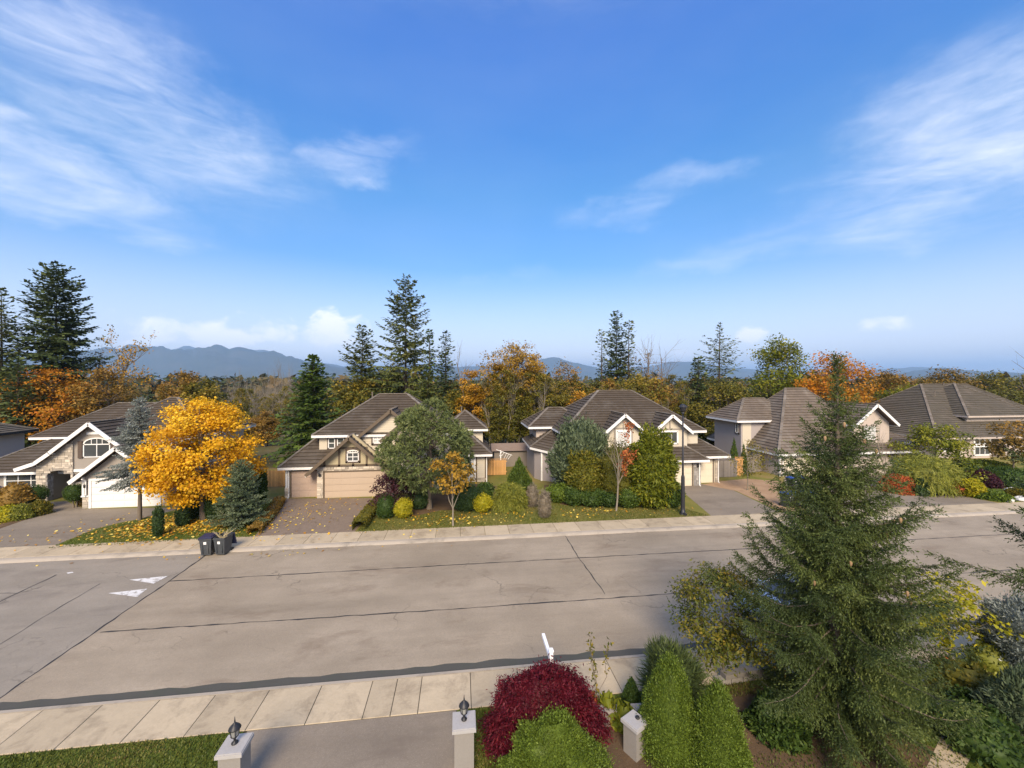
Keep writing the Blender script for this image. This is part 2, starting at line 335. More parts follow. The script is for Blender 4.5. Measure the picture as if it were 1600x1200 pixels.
def decid(seed, H, z0, R, nclump, nleaf, ls, env='egg', limbs=7, tr=.16, flat=.6, shell=.4, rc=.16, aspect=.75, hang=0., twigs=0, lobes=.22, squash=1., bare=0.):
    """deciduous tree: returns trunk mesh (trunk + limbs) and crown mesh (leaves)"""
    rng = np.random.default_rng(seed); ch = H - z0
    h = rng.beta(1.35, 1.35, nclump); a = rng.uniform(0, 2 * np.pi, nclump)
    lob = 1 + lobes * np.sin(3 * a + seed) * np.cos(5 * h + seed * 1.7) + lobes * .6 * np.sin(7 * a + 2.1 * seed + 4 * h)
    r = R * ENV[env](h) * lob * rng.uniform(0, 1, nclump) ** shell
    C = np.stack([r * np.cos(a), r * np.sin(a) * squash, z0 + ch * (.03 + .93 * h)], 1)
    paths = []; tt = z0 + ch * .72; zz = np.linspace(0, tt, 8)
    wob = np.cumsum(rng.normal(size=(8, 2)) * tr * .35, 0); wob -= wob[0]
    TP = np.column_stack([wob, zz]); TR = tr * (1 - .78 * zz / tt); TR[0] *= 1.35
    paths.append((TP, TR)); nodes = [TP[3:]]; nr = [TR[3:]]
    for i in range(limbs):
        k = rng.integers(2, 7); st = TP[k]; la = i * 2.4 + rng.uniform(-.4, .4); lh = np.clip((k / 7) * .55 + rng.uniform(.15, .5), 0, .97)
        e = np.array([math.cos(la), math.sin(la) * squash, 0]) * R * ENV[env](lh) * .8; e[2] = z0 + ch * lh
        pth = curve(st, e, ch * .03, 6, rng, R * .04); rr = np.linspace(TR[k] * .6, tr * .1, 6); paths.append((pth, rr)); nodes.append(pth[1:]); nr.append(rr[1:])
    N = np.concatenate(nodes); NR = np.concatenate(nr)
    for c in C:
        d = np.linalg.norm(N - c, axis=1) + 2. * np.maximum(0, N[:, 2] - c[2] + .05 * ch); k = d.argmin()
        pth = curve(N[k], c, ch * .015, 4, rng, R * .02); paths.append((pth, np.linspace(min(NR[k] * .6, tr * .22), tr * .05, 4)))
        for _ in range(twigs):
            dv = unit(rng.normal(size=3) + (c - [0, 0, z0 + ch * .3]) / R * .9 + [0, 0, .4]); e = c + dv * R * rc * rng.uniform(1.0, 2.3)
            paths.append((curve(c, e, 0, 3, rng, R * .01), np.linspace(tr * .05, tr * .015, 3)))
    tv, tq = tubes(paths, 5)
    w = rng.uniform(.4, 1.5, nclump)
    if bare: w *= np.where(C[:, 2] > z0 + ch * (1 - bare), rng.uniform(0, .5, nclump), 1)
    cnt = np.maximum(1, (nleaf * w / w.sum()).astype(int)); idx = np.repeat(np.arange(nclump), cnt); n = len(idx)
    off = rng.normal(size=(n, 3)) * R * rc * np.array([1, 1, flat]); off *= np.minimum(1, 2.2 * R * rc / np.maximum(np.linalg.norm(off, axis=1), 1e-6))[:, None]
    P = C[idx] + off; P[:, 2] = np.maximum(P[:, 2], .1)
    out = unit(P - np.array([0, 0, z0 + ch * .4]))
    nrm = unit(.55 * out + rng.normal(size=(n, 3)) * .6 + [0, 0, .6]); T = unit(np.cross(nrm, rng.normal(size=(n, 3)))); T[:, 2] -= hang; T = unit(T); B = unit(np.cross(nrm, T))
    sz = ls * rng.uniform(.6, 1.3, n); V, Q = leaf_quads(P, T, B, sz, sz * aspect)
    ct = rng.normal(size=nclump)
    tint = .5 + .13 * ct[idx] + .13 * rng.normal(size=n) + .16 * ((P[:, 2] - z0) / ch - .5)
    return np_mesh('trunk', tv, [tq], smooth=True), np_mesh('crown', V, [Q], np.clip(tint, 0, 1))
def bare_tree(seed, H, tr, spread=.5, levels=4, z0=.25, kids=4, up=.35, sides=4):
    rng = np.random.default_rng(seed); paths = []
    def grow(p, d, L, r, lv):
        n = 6 if lv == 0 else 4; pts = [p]; dd = d
        for i in range(n - 1):
            dd = unit(dd + rng.normal(size=3) * .1 + np.array([0, 0, up * .12])); pts.append(pts[-1] + dd * L / (n - 1))
        pts = np.array(pts); paths.append((pts, np.linspace(r, r * (.35 if lv == 0 else .3), n)))
        if lv >= levels: return
        for k in range(kids + (5 if lv == 0 else 0)):
            t = rng.uniform(z0 if lv == 0 else .25, .98); f = t * (n - 1); i = min(int(f), n - 2); q = pts[i] + (pts[i + 1] - pts[i]) * (f - i)
            nd = unit(unit(pts[i + 1] - pts[i]) * .75 + rng.normal(size=3) * spread + np.array([0, 0, up]))
            grow(q, nd, L * rng.uniform(.32, .55) * (1 - .35 * t * (lv == 0)), r * (1 - .65 * t) * .5, lv + 1)
    grow(np.zeros(3), np.array([0, 0, 1.]), H * .82, tr, 0)
    V, Q = tubes(paths, sides); return np_mesh('trunk', V, [Q], smooth=True), paths
def needle_template(n, rng, spread=.9, ln=.28, wd=.055):
    """needles of a twig: fraction along, roll angle, opening angle, length, width (fractions of the twig's length)"""
    t = np.linspace(.0, .94, n); return t, np.arange(n) * 2.4, np.full(n, spread) * np.linspace(1.1, .5, n), np.full(n, ln) * np.linspace(1., .75, n), np.full(n, wd)
def conifer(seed, H, z0, R, nb, prof=lambda t: (1 - t) ** .8, e0=-.1, e1=.7, droop=.25, up=.12, spacing=.25, tl=.6, tang=.8, hang=.2, unit_l=.35, w=.3, tmpl=None, tert=.0, tr=.2, jit=.25, gaps=0., clear=0., lean=0.):
    rng = np.random.default_rng(seed); BP, BD, BL, BT = [], [], [], []; paths = []
    zz = np.linspace(0, H * .985, 10); wb = np.cumsum(rng.normal(size=(10, 2)) * H * .0012, 0); wb -= wb[0]; wb[:, 0] += lean * (zz / H) ** 2
    TP = np.column_stack([wb, zz]); paths.append((TP, tr * (1.02 - zz / H) + .008))
    for i in range(nb):
        t = (i + rng.uniform(0, 1)) / nb; z = z0 + (H - z0) * t; L = R * prof(t) * rng.uniform(1 - jit, 1 + jit * .8)
        if rng.uniform() < gaps: L *= rng.uniform(.2, .6)
        if L < .06: L = .06
        az_ = i * 2.39996 + rng.uniform(-.35, .35); e = e0 + (e1 - e0) * t + rng.normal() * .08; dh = np.array([math.cos(az_), math.sin(az_), 0])
        s = np.linspace(0, 1, 7); x = np.interp(z, zz, wb[:, 0]); y = np.interp(z, zz, wb[:, 1])
        pth = np.array([x, y, z]) + dh * (s * math.cos(e) * L)[:, None]; pth[:, 2] += L * (s * math.sin(e) - droop * (1 - t * .6) * s ** 2 + up * s ** 3)
        sw = rng.normal(size=3) * L * .07; pth += sw * (np.sin(s * rng.uniform(2, 5)) * s)[:, None]; pth[1:] += np.cumsum(rng.normal(size=(6, 3)) * L * .008, 0); pth[:, 2] = np.maximum(pth[:, 2], .12)
        paths.append((pth, np.linspace(min(.034, tr * .22) * (1 - .6 * t), .003, 7)))
        m = max(2, int(L / spacing)); sk = np.linspace(max(.10, clear), 1, m)
        q = np.column_stack([np.interp(sk, s, pth[:, c]) for c in range(3)]); tg = unit(np.column_stack([np.interp(sk, s, np.gradient(pth[:, c], s)) for c in range(3)]))
        side = unit(np.cross(tg, [0, 0, 1.]))
        bt = rng.normal() * .16
        for sg in ((-1, 1, 0, 2) if tert > 0 else (-1, 1, 0)):
            if sg == 0 and tert <= 0 and rng.uniform() < .5: continue
            an = tang * rng.uniform(.8, 1.2, m)
            if sg == 2: d = unit(tg * .9 + side * rng.normal(size=(m, 1)) * .5 + [0, 0, .32] + rng.normal(size=(m, 3)) * .12)
            else: d = unit(tg * np.cos(an)[:, None] + side * (sg * np.sin(an))[:, None] + rng.normal(size=(m, 3)) * .14 + np.array([0, 0, -hang]) * (1 if sg else 2.2) * (1 - .7 * t))
            if sg == 0: d[-1] = tg[-1]
            l = np.maximum(.07, min(tl, L * .6) * (1 - .62 * sk) * rng.uniform(.6, 1.25, m) * (.55 if sg == 2 else 1 if sg else .75)); l[-1] = max(l[-1], unit_l * .8)
            nu = np.maximum(1, np.ceil(l / unit_l)).astype(int)
            for k in range(int(nu.max())):
                ok = nu > k; ul = (l / nu)[ok]; p0 = q[ok] + d[ok] * (ul * k)[:, None]; dd = unit(d[ok] + np.array([0, 0, -hang * .45 * k]))
                p0 = p0 + np.array([0, 0, -1.]) * (hang * .2 * k * ul)[:, None]
                BP.append(p0); BD.append(dd); BL.append(ul * 1.15); BT.append(np.full(len(ul), bt) + .10 * k)
                if tert > 0:
                    for s2 in (-1, 1):
                        use = rng.uniform(size=len(ul)) < tert
                        if use.any():
                            sd = unit(np.cross(dd, [0, 0, 1.]) * s2); d3 = unit(dd * .7 + sd * .75 + rng.normal(size=dd.shape) * .2 + [0, 0, -hang * .8])[use]
                            BP.append((p0 + dd * (ul * .4)[:, None])[use]); BD.append(d3); BL.append(ul[use] * rng.uniform(.5, .95, use.sum())); BT.append(np.full(use.sum(), bt + .12))
    P, D, L, Tn = np.concatenate(BP), np.concatenate(BD), np.concatenate(BL), np.concatenate(BT)
    tv, tq = tubes(paths, 5)
    if tmpl is None:
        a, b = perp(D, rng); flatb = unit(np.cross(D, [0, 0, 1.]) + rng.normal(size=D.shape) * .45)
        V, Q = leaf_quads(P, D, flatb, L, L * w * rng.uniform(.7, 1.3, len(L)), .06); tint = .5 + Tn + .12 * rng.normal(size=len(L))
    else:
        t_, ph, op, ln, wd = tmpl; U, Wv = perp(D, rng); VV, TT = [], []
        for j in range(len(t_)):
            c, s_ = math.cos(ph[j]), math.sin(ph[j]); rad = U * c + Wv * s_; nd = unit(D * math.cos(op[j]) + rad * math.sin(op[j])); bb = np.cross(nd, rad); bb = unit(bb)
            v, _ = leaf_quads(P + D * (L * t_[j])[:, None], nd, bb, np.maximum(L * ln[j], .03), np.maximum(L * wd[j], .009), 0); VV.append(v.reshape(-1, 4, 3)); TT.append(.5 + Tn + .10 * rng.normal(size=len(L)) + .12 * (t_[j] - .4))
        V = np.concatenate(VV).reshape(-1, 3); Q = np.arange(len(V)).reshape(-1, 4); tint = np.concatenate(TT)
    return np_mesh('trunk', tv, [tq], smooth=True), np_mesh('crown', V, [Q], np.clip(tint, 0, 1))
def lump(P, seed, f):
    s = seed * 1.37; return (np.sin(P[:, 0] * f + s) * np.cos(P[:, 1] * f * 1.1 + 2 * s) + np.sin(P[:, 2] * f * 1.3 + P[:, 0] * f * .5 + 3 * s) + .6 * np.sin(P[:, 0] * f * 2.3 + P[:, 2] * f * 2.1 + s) * np.cos(P[:, 1] * f * 2.2)) / 2.2
def shrub(seed, rx, ry, H, n, L, asp=.5, env='round', dirm=(.5, .3, .5), lumps=.10, lf=2.2, depth=.14, fold=.15, z0=0., core=.86):
    """bush: leaves over an uneven surface of revolution and just below it. dirm: leaf direction weights outward, up, random"""
    rng = np.random.default_rng(seed)
    def surf(a, h):
        e = np.maximum(ENV[env](h), 0); P = np.stack([rx * e * np.cos(a), ry * e * np.sin(a), z0 + H * h], 1)
        k = 1 + lumps * lump(P, seed, lf / max(rx, .3)); return P * np.stack([k, k, 1 + .35 * (k - 1)], 1)
    h = rng.uniform(0, 1, n * 2); a = rng.uniform(0, 2 * np.pi, n * 2); keep = rng.uniform(size=n * 2) < np.clip(.25 + ENV[env](h), 0, 1); h, a = h[keep][:n], a[keep][:n]; n = len(h)
    P = surf(a, h); ctr = np.array([0, 0, z0 + H * .35]); out = unit((P - ctr) / np.array([rx, ry, H * .6]))
    P = ctr + (P - ctr) * (1 - depth * rng.uniform(0, 1, n) ** 1.5 + .05 * rng.normal(size=n) + np.where(rng.uniform(size=n) < .1, rng.uniform(0, .16, n), 0))[:, None]; P[:, 2] = np.maximum(P[:, 2], .03)
    T = unit(dirm[0] * out + np.array([0, 0, dirm[1]]) + dirm[2] * rng.normal(size=(n, 3))); B = unit(np.cross(T, rng.normal(size=(n, 3)) + out * .3))
    ll = L * rng.uniform(.6, 1.35, n); V, Q = leaf_quads(P - T * (ll * .4)[:, None], T, B, ll, ll * asp, fold)
    tint = .5 + .16 * lump(P, seed + 3, 2.6 * lf / max(rx, .3)) + .13 * rng.normal(size=n)
    fc = [Q]
    if core:
        na, nh = 14, 8; hh = np.repeat(np.linspace(.02, .97, nh), na); aa = np.tile(np.arange(na) * 2 * np.pi / na, nh); CV = surf(aa, hh); CV = ctr + (CV - ctr) * core; CV[:, 2] = np.maximum(CV[:, 2], .0)
        i = np.arange(nh - 1)[:, None] * na + np.arange(na)[None]; j = np.arange(nh - 1)[:, None] * na + (np.arange(na)[None] + 1) % na
        cq = np.stack([i, j, j + na, i + na], -1).reshape(-1, 4) + len(V); V = np.concatenate([V, CV]); fc.append(cq); tint = np.concatenate([tint, np.full(len(cq), .45)])
    return np_mesh('foliage', V, fc, np.clip(tint, 0, 1))
def hedge_mesh(seed, pts, w, h, n, L, asp=.6, lumps=.06):
    """clipped hedge along a polyline on the ground"""
    rng = np.random.default_rng(seed); pts = np.asarray(pts, float); sg = np.linalg.norm(np.diff(pts, axis=0), axis=1); cu = np.concatenate([[0], np.cumsum(sg)])
    s = rng.uniform(0, cu[-1], n); x = np.interp(s, cu, pts[:, 0]); y = np.interp(s, cu, pts[:, 1]); k = np.clip(np.searchsorted(cu, s) - 1, 0, len(sg) - 1); d = unit(np.diff(pts, axis=0))[k]; nr = np.stack([-d[:, 1], d[:, 0]], 1)
    a = rng.uniform(0, np.pi, n); sx, sz = np.sign(np.cos(a)) * np.abs(np.cos(a)) ** .45, np.abs(np.sin(a)) ** .45
    k2 = (1 + lumps * np.sin(s * 5 + seed) + lumps * np.sin(s * 13 + 4 * a)) * (1 - .12 * rng.uniform(size=n))
    P = np.stack([x + nr[:, 0] * sx * w / 2 * k2, y + nr[:, 1] * sx * w / 2 * k2, h * sz * k2], 1); O = unit(np.stack([nr[:, 0] * sx, nr[:, 1] * sx, sz], 1))
    T = unit(O * .5 + rng.normal(size=(n, 3)) * .6 + [0, 0, .2]); B = unit(np.cross(T, rng.normal(size=(n, 3)))); ll = L * rng.uniform(.6, 1.3, n)
    V, Q = leaf_quads(P, T, B, ll, ll * asp); tint = .5 + .12 * np.sin(s * 3 + seed) + .16 * rng.normal(size=n)
    C, fq = [], []
    for i in range(len(pts)):
        dd = unit(pts[min(i + 1, len(pts) - 1)] - pts[max(i - 1, 0)]); nn = np.array([-dd[1], dd[0]]) * w * .44
        for m, zz in ((-1, 0), (-1, h * .8), (-.7, h * .92), (.7, h * .92), (1, h * .8), (1, 0)): C.append([pts[i, 0] + nn[0] * m, pts[i, 1] + nn[1] * m, zz])
    for i in range(len(pts) - 1):
        for j in range(5): b = len(V) + i * 6 + j; fq.append([b, b + 1, b + 7, b + 6])
    V = np.concatenate([V, C]); tint = np.concatenate([tint, np.full(len(fq), .45)])
    return np_mesh('foliage', V, [Q, np.array(fq)], np.clip(tint, 0, 1))
def stems_mesh(seed, n, H, spread, r=.02, base=.1):
    rng = np.random.default_rng(seed); ps = []
    for i in range(n):
        a = i * 2.4 + rng.uniform(-.3, .3); b = np.array([math.cos(a) * base, math.sin(a) * base, 0]); e = np.array([math.cos(a) * spread * rng.uniform(.5, 1), math.sin(a) * spread * rng.uniform(.5, 1), H * rng.uniform(.8, 1)])
        ps.append((curve(b, e, H * .08, 5, rng, spread * .05), np.linspace(r, r * .4, 5)))
    V, Q = tubes(ps, 5); return np_mesh('stem', V, [Q], smooth=True)
def tree(name, label, cat, x, y, parts, z=.1, group=None, rz=0., sc=1):
    o = empty(name, (x, y, z), label, cat, group, rz, sc)
    for nm, me, mt in parts: link(nm, me, mt, o)
    return o
def clone(src, x, y, z, rz, sc, label=None):
    o = src.copy(); COL.objects.link(o); o.location = (x, y, z); o.rotation_euler = (0, 0, rz); o.scale = (sc, sc, sc) if isinstance(sc, (int, float)) else sc
    if label: o['label'] = label
    for ch in src.children:
        c = ch.copy(); COL.objects.link(c); c.parent = o
    return o

# ------------------------------------------------------------------ ground, road, pavements
m_ground = ground_mat('forest_floor', [(.05, .055, .02), (.09, .085, .03), (.13, .10, .045), (.16, .13, .05)], .35, 5)
m_lawn = ground_mat('lawn', [(.08, .095, .018), (.12, .135, .025), (.18, .165, .04), (.25, .18, .07), (.30, .19, .09)], .38, 16)
m_lawn2 = ground_mat('green_lawn', [(.05, .075, .012), (.075, .11, .016), (.11, .135, .022), (.14, .14, .03)], .6, 16)
m_mulch = ground_mat('mulch', [(.05, .035, .022), (.09, .06, .035), (.14, .09, .05), (.17, .12, .07)], .9, 18)
m_bark = ground_mat('bark_mulch', [(.24, .15, .085), (.34, .225, .135), (.43, .30, .19)], .9, 18)
m_road = asphalt('road_asphalt', (.305, .25, .178), (.38, .315, .23), (.19, .145, .10))
m_road2 = asphalt('old_asphalt', (.27, .235, .185), (.32, .28, .225), (.18, .155, .125))
m_drive = asphalt('driveway_asphalt', (.225, .185, .138), (.265, .22, .165), (.15, .12, .09), False)
m_conc = M('pavement_concrete', (.43, .35, .235), .85, .22, 1.6, 14, .25, tint=.12, dirt=(.21, .165, .11), spec=.3)
m_kerb = M('kerb_concrete', (.36, .31, .245), .85, .16, .9, 20, .25, dirt=(.17, .15, .12), spec=.3)
m_gutter = M('gutter_concrete', (.075, .072, .06), .8, .22, 1.1, 18, .3, dirt=(.06, .07, .05), spec=.3)
m_seam = M('seam_sealer', (.035, .032, .03), .7, .3, 4)
def worn_paint():
    m, nt, b, o = _nt('worn_paint'); p = pos(nt); w = mrange(nt, noise(nt, p, 2.6, 7, .7), .50, .58)
    nt.links.new(nmix(nt, w, (.64, .63, .60), (.30, .27, .23)), b.inputs['Base Color']); b.inputs['Roughness'].default_value = .7; return m
m_paint = worn_paint()
def zt(x, y):
    y = np.asarray(y, float); t = np.clip((y - 54) / 120, 0, 1); s = t * t * (3 - 2 * t)
    z = .1 - 14 * s; return np.where((y > 13.44) & (y < 24.62), -.2, z)
def terrain():
    xs = np.concatenate([-np.geomspace(30000, 120, 16), np.linspace(-110, 150, 40), np.geomspace(165, 30000, 15)])
    ys = np.concatenate([[-60, 0, 13.43, 13.45, 24.61, 24.63, 30, 40, 50], np.linspace(54, 180, 22), np.geomspace(210, 40000, 18)])
    X, Y = np.meshgrid(xs, ys); Z = zt(X, Y); n = len(xs); i = (np.arange(len(ys) - 1)[:, None] * n + np.arange(n - 1)[None]).ravel()
    me = np_mesh('ground', np.stack([X, Y, Z], -1).reshape(-1, 3), [np.stack([i, i + 1, i + n + 1, i + n], 1)], mat=m_ground)
    tag(link('ground', me), kind='structure')
terrain()
def sheet(name, pts, z, mat, parent=None, kind='structure'):
    mb = MB(); mb.face([(p[0], p[1], z) for p in pts]); o = mb.build(name, mat, parent)
    if kind: o['kind'] = kind
    return o
def rect(x0, x1, y0, y1): return [(x0, y0), (x1, y0), (x1, y1), (x0, y1)]
XS = -13.75
road = sheet('road', rect(XS, 160, 13.88, 24.5), 0, m_road)
road2 = sheet('road_old_paving', rect(-120, XS, 13.88, 24.5), 0, m_road2)
_g = random.Random(9); _xs = [-120, -60] + [-25 + .5 * i for i in range(121)] + [60, 160]
sheet('gutter', [(x, 13.48) for x in _xs] + [(x, 13.93 + _g.uniform(-.05, .05)) for x in reversed(_xs)], .004, m_gutter)
_r = random.Random(5)
def seam(parent, pts, w, z=.005):
    mb = MB(); ps = []
    for (a, b) in zip(pts[:-1], pts[1:]):
        L = math.hypot(b[0] - a[0], b[1] - a[1]); k = max(2, int(L / .35))
        for i in range(k): ps.append((a[0] + (b[0] - a[0]) * i / k, a[1] + (b[1] - a[1]) * i / k))
    ps.append(pts[-1]); L_, R_ = [], []
    for i, p in enumerate(ps):
        q = ps[min(i + 1, len(ps) - 1)]; o = ps[max(i - 1, 0)]; d = Vector((q[0] - o[0], q[1] - o[1])).normalized(); n = Vector((-d.y, d.x))
        j = _r.uniform(-.025, .025); hw = w / 2 * _r.uniform(.35, 1.3)
        L_.append((p[0] + n.x * (hw + j), p[1] + n.y * (hw + j), z)); R_.append((p[0] - n.x * (hw - j), p[1] - n.y * (hw - j), z))
    for i in range(len(ps) - 1): mb.face([R_[i], R_[i + 1], L_[i + 1], L_[i]])
    return mb.build('pavement_seam', m_seam, parent)
seam(road, [(XS, 21.3), (0, 21.35), (40, 21.25), (70, 21.3)], .07)
seam(road, [(XS + .2, 17.35), (0, 17.25), (40, 17.3), (70, 17.3)], .08)
seam(road, [(6.35, 24.5), (6.3, 21.3), (6.4, 17.6)], .06)
seam(road, [(XS, 13.9), (XS, 17.5), (XS + .03, 21), (XS, 24.5)], .09)
seam(road2, [G(-40, 958, 0), G(0, 940, 0), G(89, 898, 0)], .08)
seam(road2, [G(-60, 1030, 0), G(0, 1007, 0), G(67, 965, 0), G(156, 912, 0)], .05)
seam(road2, [G(-50, 928, 0), G(25, 927, 0)], .05)
seam(road, [(XS + .3, 24.46), (20, 24.46), (60, 24.46)], .05)
for tri in ([(202, 906), (262.5, 900), (240, 912)], [(169, 927), (230, 920), (214, 933)]):
    pts = [G(*p, 0) for p in tri]; pts = [(min(x, XS - .04), y) for x, y in pts][::-1]
    o = sheet('painted_triangle', pts, .007, m_paint, road2, None)
pts = [G(*p, 0) for p in ((104, 895), (113, 893.5), (115, 895), (106, 896.5))][::-1]
sheet('painted_dash', pts, .007, m_paint, road2, None)
def kerb(name, prof, x0, x1, mat):
    mb = MB()
    for (a, b) in zip(prof[:-1], prof[1:]): mb.face([(x0, a[0], a[1]), (x1, a[0], a[1]), (x1, b[0], b[1]), (x0, b[0], b[1])])
    return tag(mb.build(name, mat), kind='structure')
kerb('kerb', [(24.42, -.02), (24.45, .03), (24.55, .09), (24.66, .117), (24.84, .122), (24.84, -.1)], -120, 160, m_kerb)
kerb('kerb_near', [(13.5, -.05), (13.47, .08), (13.44, .118), (13.32, .122), (13.32, -.1)][::-1], -120, 160, m_kerb)
def slabs(name, x0, x1, w, y0, y1, extra=()):
    mb = MB(); mb.face([(x0, y0, .06), (x1, y0, .06), (x1, y1, .06), (x0, y1, .06)]); par = tag(mb.build(name, m_seam), kind='structure')
    xs = [x0 + w * i for i in range(int((x1 - x0) / w) + 1)] + list(extra); xs = sorted(xs); cache = {}
    for i in range(len(xs) - 1):
        ww = round(xs[i + 1] - xs[i], 3); k = (ww, i % 3); g = .009
        if k not in cache:
            b = MB(); e = .012
            b.face([(g + e, g + e, 0), (ww - g - e, g + e, 0), (ww - g - e, y1 - y0 - g - e, 0), (g + e, y1 - y0 - g - e, 0)], .2 + .3 * (i % 3))
            o_ = [(g, g), (ww - g, g), (ww - g, y1 - y0 - g), (g, y1 - y0 - g)]; i_ = [(g + e, g + e), (ww - g - e, g + e), (ww - g - e, y1 - y0 - g - e), (g + e, y1 - y0 - g - e)]
            for q in range(4):
                r = (q + 1) % 4; b.face([(*o_[q], -.01), (*o_[r], -.01), (*i_[r], 0), (*i_[q], 0)], .2 + .3 * (i % 3)); b.face([(*o_[q], -.1), (*o_[r], -.1), (*o_[r], -.01), (*o_[q], -.01)], .2)
            o = b.build('paving_slab', m_conc); cache[k] = o.data; o.parent = par
        else: o = link('paving_slab', cache[k], None, par)
        o.location = (xs[i], y0, .122 + _r.uniform(-.003, .003))
    return par
slabs('pavement_far', -33, 57, 1.5, 24.86, 26.45)
slabs('pavement_near', -16.41, 26, 1.52, 11.85, 13.31, extra=(-1.97,))
# yards and drives
lawn = tag(sheet('lawn', rect(-70, 120, 26.46, 46), .104, m_lawn), kind='structure')
def Gs(pts, z=.11): return [G(x, y, z) for x, y in pts]
sheet('lawn_left', Gs([(70, 858), (110, 843), (150, 826), (190, 817), (215, 812), (258, 800), (300, 796), (432, 782), (436, 792), (418, 812), (397, 840)][::-1], .107), .107, m_lawn2)
sheet('driveway', Gs([(-260, 876), (0, 861.5), (75, 857), (110, 842), (150, 826), (190, 816), (215, 811.5), (262, 800), (285, 793), (134, 795), (118, 790), (104, 783), (80, 784), (72, 796), (40, 811), (0, 826), (-200, 845)]), .11, m_drive)
m_paver = M('paver', (.205, .155, .112), .85, .25, 2.5, 9, .3, dirt=(.14, .105, .08), spec=.25)
sheet('driveway_pavers', Gs([(395, 841.5), (418, 812), (436, 790), (443, 779), (606, 778), (592, 790), (570, 812), (552, 833)]), .11, m_paver)
sheet('driveway_middle', Gs([(1113, 807.5), (1090, 788), (1066, 768), (1064, 758), (1122, 755), (1150, 768), (1218, 800)]), .11, m_drive)
sheet('driveway_right', Gs([(1270, 801), (1228, 775), (1225, 746), (1392, 735), (1440, 756), (1480, 767), (1515, 777), (1562, 786.5)]), .11, m_drive)
sheet('soil_bed', Gs([(1098, 757), (1126, 752), (1165, 748), (1222, 752), (1226, 775), (1262, 799), (1222, 799), (1150, 767)], .112), .112, m_bark)
sheet('garden_bed', Gs([(1395, 738), (1440, 756), (1480, 766.5), (1515, 776.5), (1565, 785), (1660, 779), (1660, 728)], .112), .112, m_lawn2)
sheet('planting_bed_middle', Gs([(592, 806), (640, 808), (690, 797), (770, 798), (826, 790), (826, 764), (740, 756), (640, 782)], .112), .112, m_mulch)
sheet('planting_bed_right', Gs([(850, 778), (880, 789), (960, 792), (1060, 792), (1062, 772), (1000, 760), (850, 758)], .112), .112, m_mulch)
sheet('planting_bed_left', Gs([(-60, 845), (0, 826), (40, 812), (72, 797), (60, 785), (-60, 800)], .112), .112, m_mulch)
# near side: our own front garden and drive
sheet('own_driveway', rect(-5.7, -.12, -20, 11.84), .108, m_drive)
sheet('own_lawn_left', rect(-40, -5.8, -20, 11.84), .106, m_lawn2)
sheet('own_lawn', rect(-.1, 40, -20, 11.84), .106, m_lawn2)
sheet('own_bed', [(.75, 5), (11.5, 5), (12.2, 9), (9.0, 11.75), (7.8, 11.8), (2.2, 11.5), (1.0, 11.3)], .11, m_mulch)

# ------------------------------------------------------------------ mountains and air
m_mtn = ground_mat('mountain_forest', [(.02, .032, .028), (.035, .048, .04), (.06, .066, .055), (.10, .10, .085)], .003, .02)
m_plain = ground_mat('valley_fields', [(.16, .15, .09), (.24, .20, .13), (.32, .27, .2), (.4, .36, .3)], .0022, .02)
def range_(name, prof, D, depth, seed, mat, rough=1.):
    rng = np.random.default_rng(seed); pxs = np.linspace(prof[0][0], prof[-1][0], 240); ph = np.interp(pxs, [p[0] for p in prof], [p[1] for p in prof])
    for k in range(1, 7): ph += rough * 1.3 / k * np.sin(pxs * .017 * 2 ** k * .8 + rng.uniform(0, 6))
    u = (pxs - 800) / F; rows = 18; V = []
    for j in range(rows):
        t = j / (rows - 1) * 2 - 1; d = D + depth * t
        hgt = (ZD(ph, D) + 14) * np.maximum(0, 1 - abs(t) ** 1.3) * (1 + .10 * rough * np.sin(pxs * .05 + j * 1.9) * (abs(t) > .05) * np.sin(pxs * .021 + j)) - 14 - 3 * (abs(t) > .98)
        V.append(np.stack([d * (SA + u * CA), d * (CA - u * SA), hgt], 1))
    n = len(pxs); i = (np.arange(rows - 1)[:, None] * n + np.arange(n - 1)[None]).ravel()
    me = np_mesh(name, np.concatenate(V), [np.stack([i, i + 1, i + n + 1, i + n], 1)], mat=mat, smooth=True); tag(link(name, me), kind='structure')
range_('mountain_range', [(-420, 560), (-200, 556), (0, 556), (110, 552), (165, 546), (200, 543), (250, 544), (300, 547), (345, 543), (400, 549), (440, 556), (480, 566), (530, 575), (620, 584), (700, 590)], 6000, 1300, 1, m_mtn, 1.9)
range_('far_mountain_range', [(-300, 560), (100, 560), (255, 549), (275, 541), (288, 538), (302, 541), (330, 550), (390, 548), (425, 552), (470, 560), (540, 572), (600, 574), (700, 570), (760, 572), (820, 566), (865, 561), (905, 567), (960, 578), (1010, 573), (1050, 567), (1085, 566), (1130, 573), (1200, 576), (1280, 580), (1340, 578), (1400, 574), (1425, 572), (1450, 575), (1500, 581), (1700, 583), (2000, 580)], 9000, 1700, 3, m_mtn, .8)
range_('low_hills', [(1380, 588), (1430, 580), (1470, 575), (1510, 578), (1560, 581), (1640, 582), (1900, 585)], 5200, 900, 6, m_mtn, .6)
sheet('valley_fields', [(-6200, 3300), (-900, 3300), (-900, 5400), (-6200, 5400)], -13.5, m_plain)
hz = MB(); hz.box(-28000, 28000, -300, 26000, -60, 800)
mh, nth, bh, oh = _nt('haze'); nth.nodes.remove(bh); vp = nth.nodes.new('ShaderNodeVolumePrincipled')
vp.inputs['Color'].default_value = (.46, .70, 1, 1); vp.inputs['Density'].default_value = 1.0e-4; vp.inputs['Anisotropy'].default_value = .1
nth.links.new(vp.outputs[0], oh.inputs['Volume'])
tag(hz.build('haze', mh), kind='stuff')

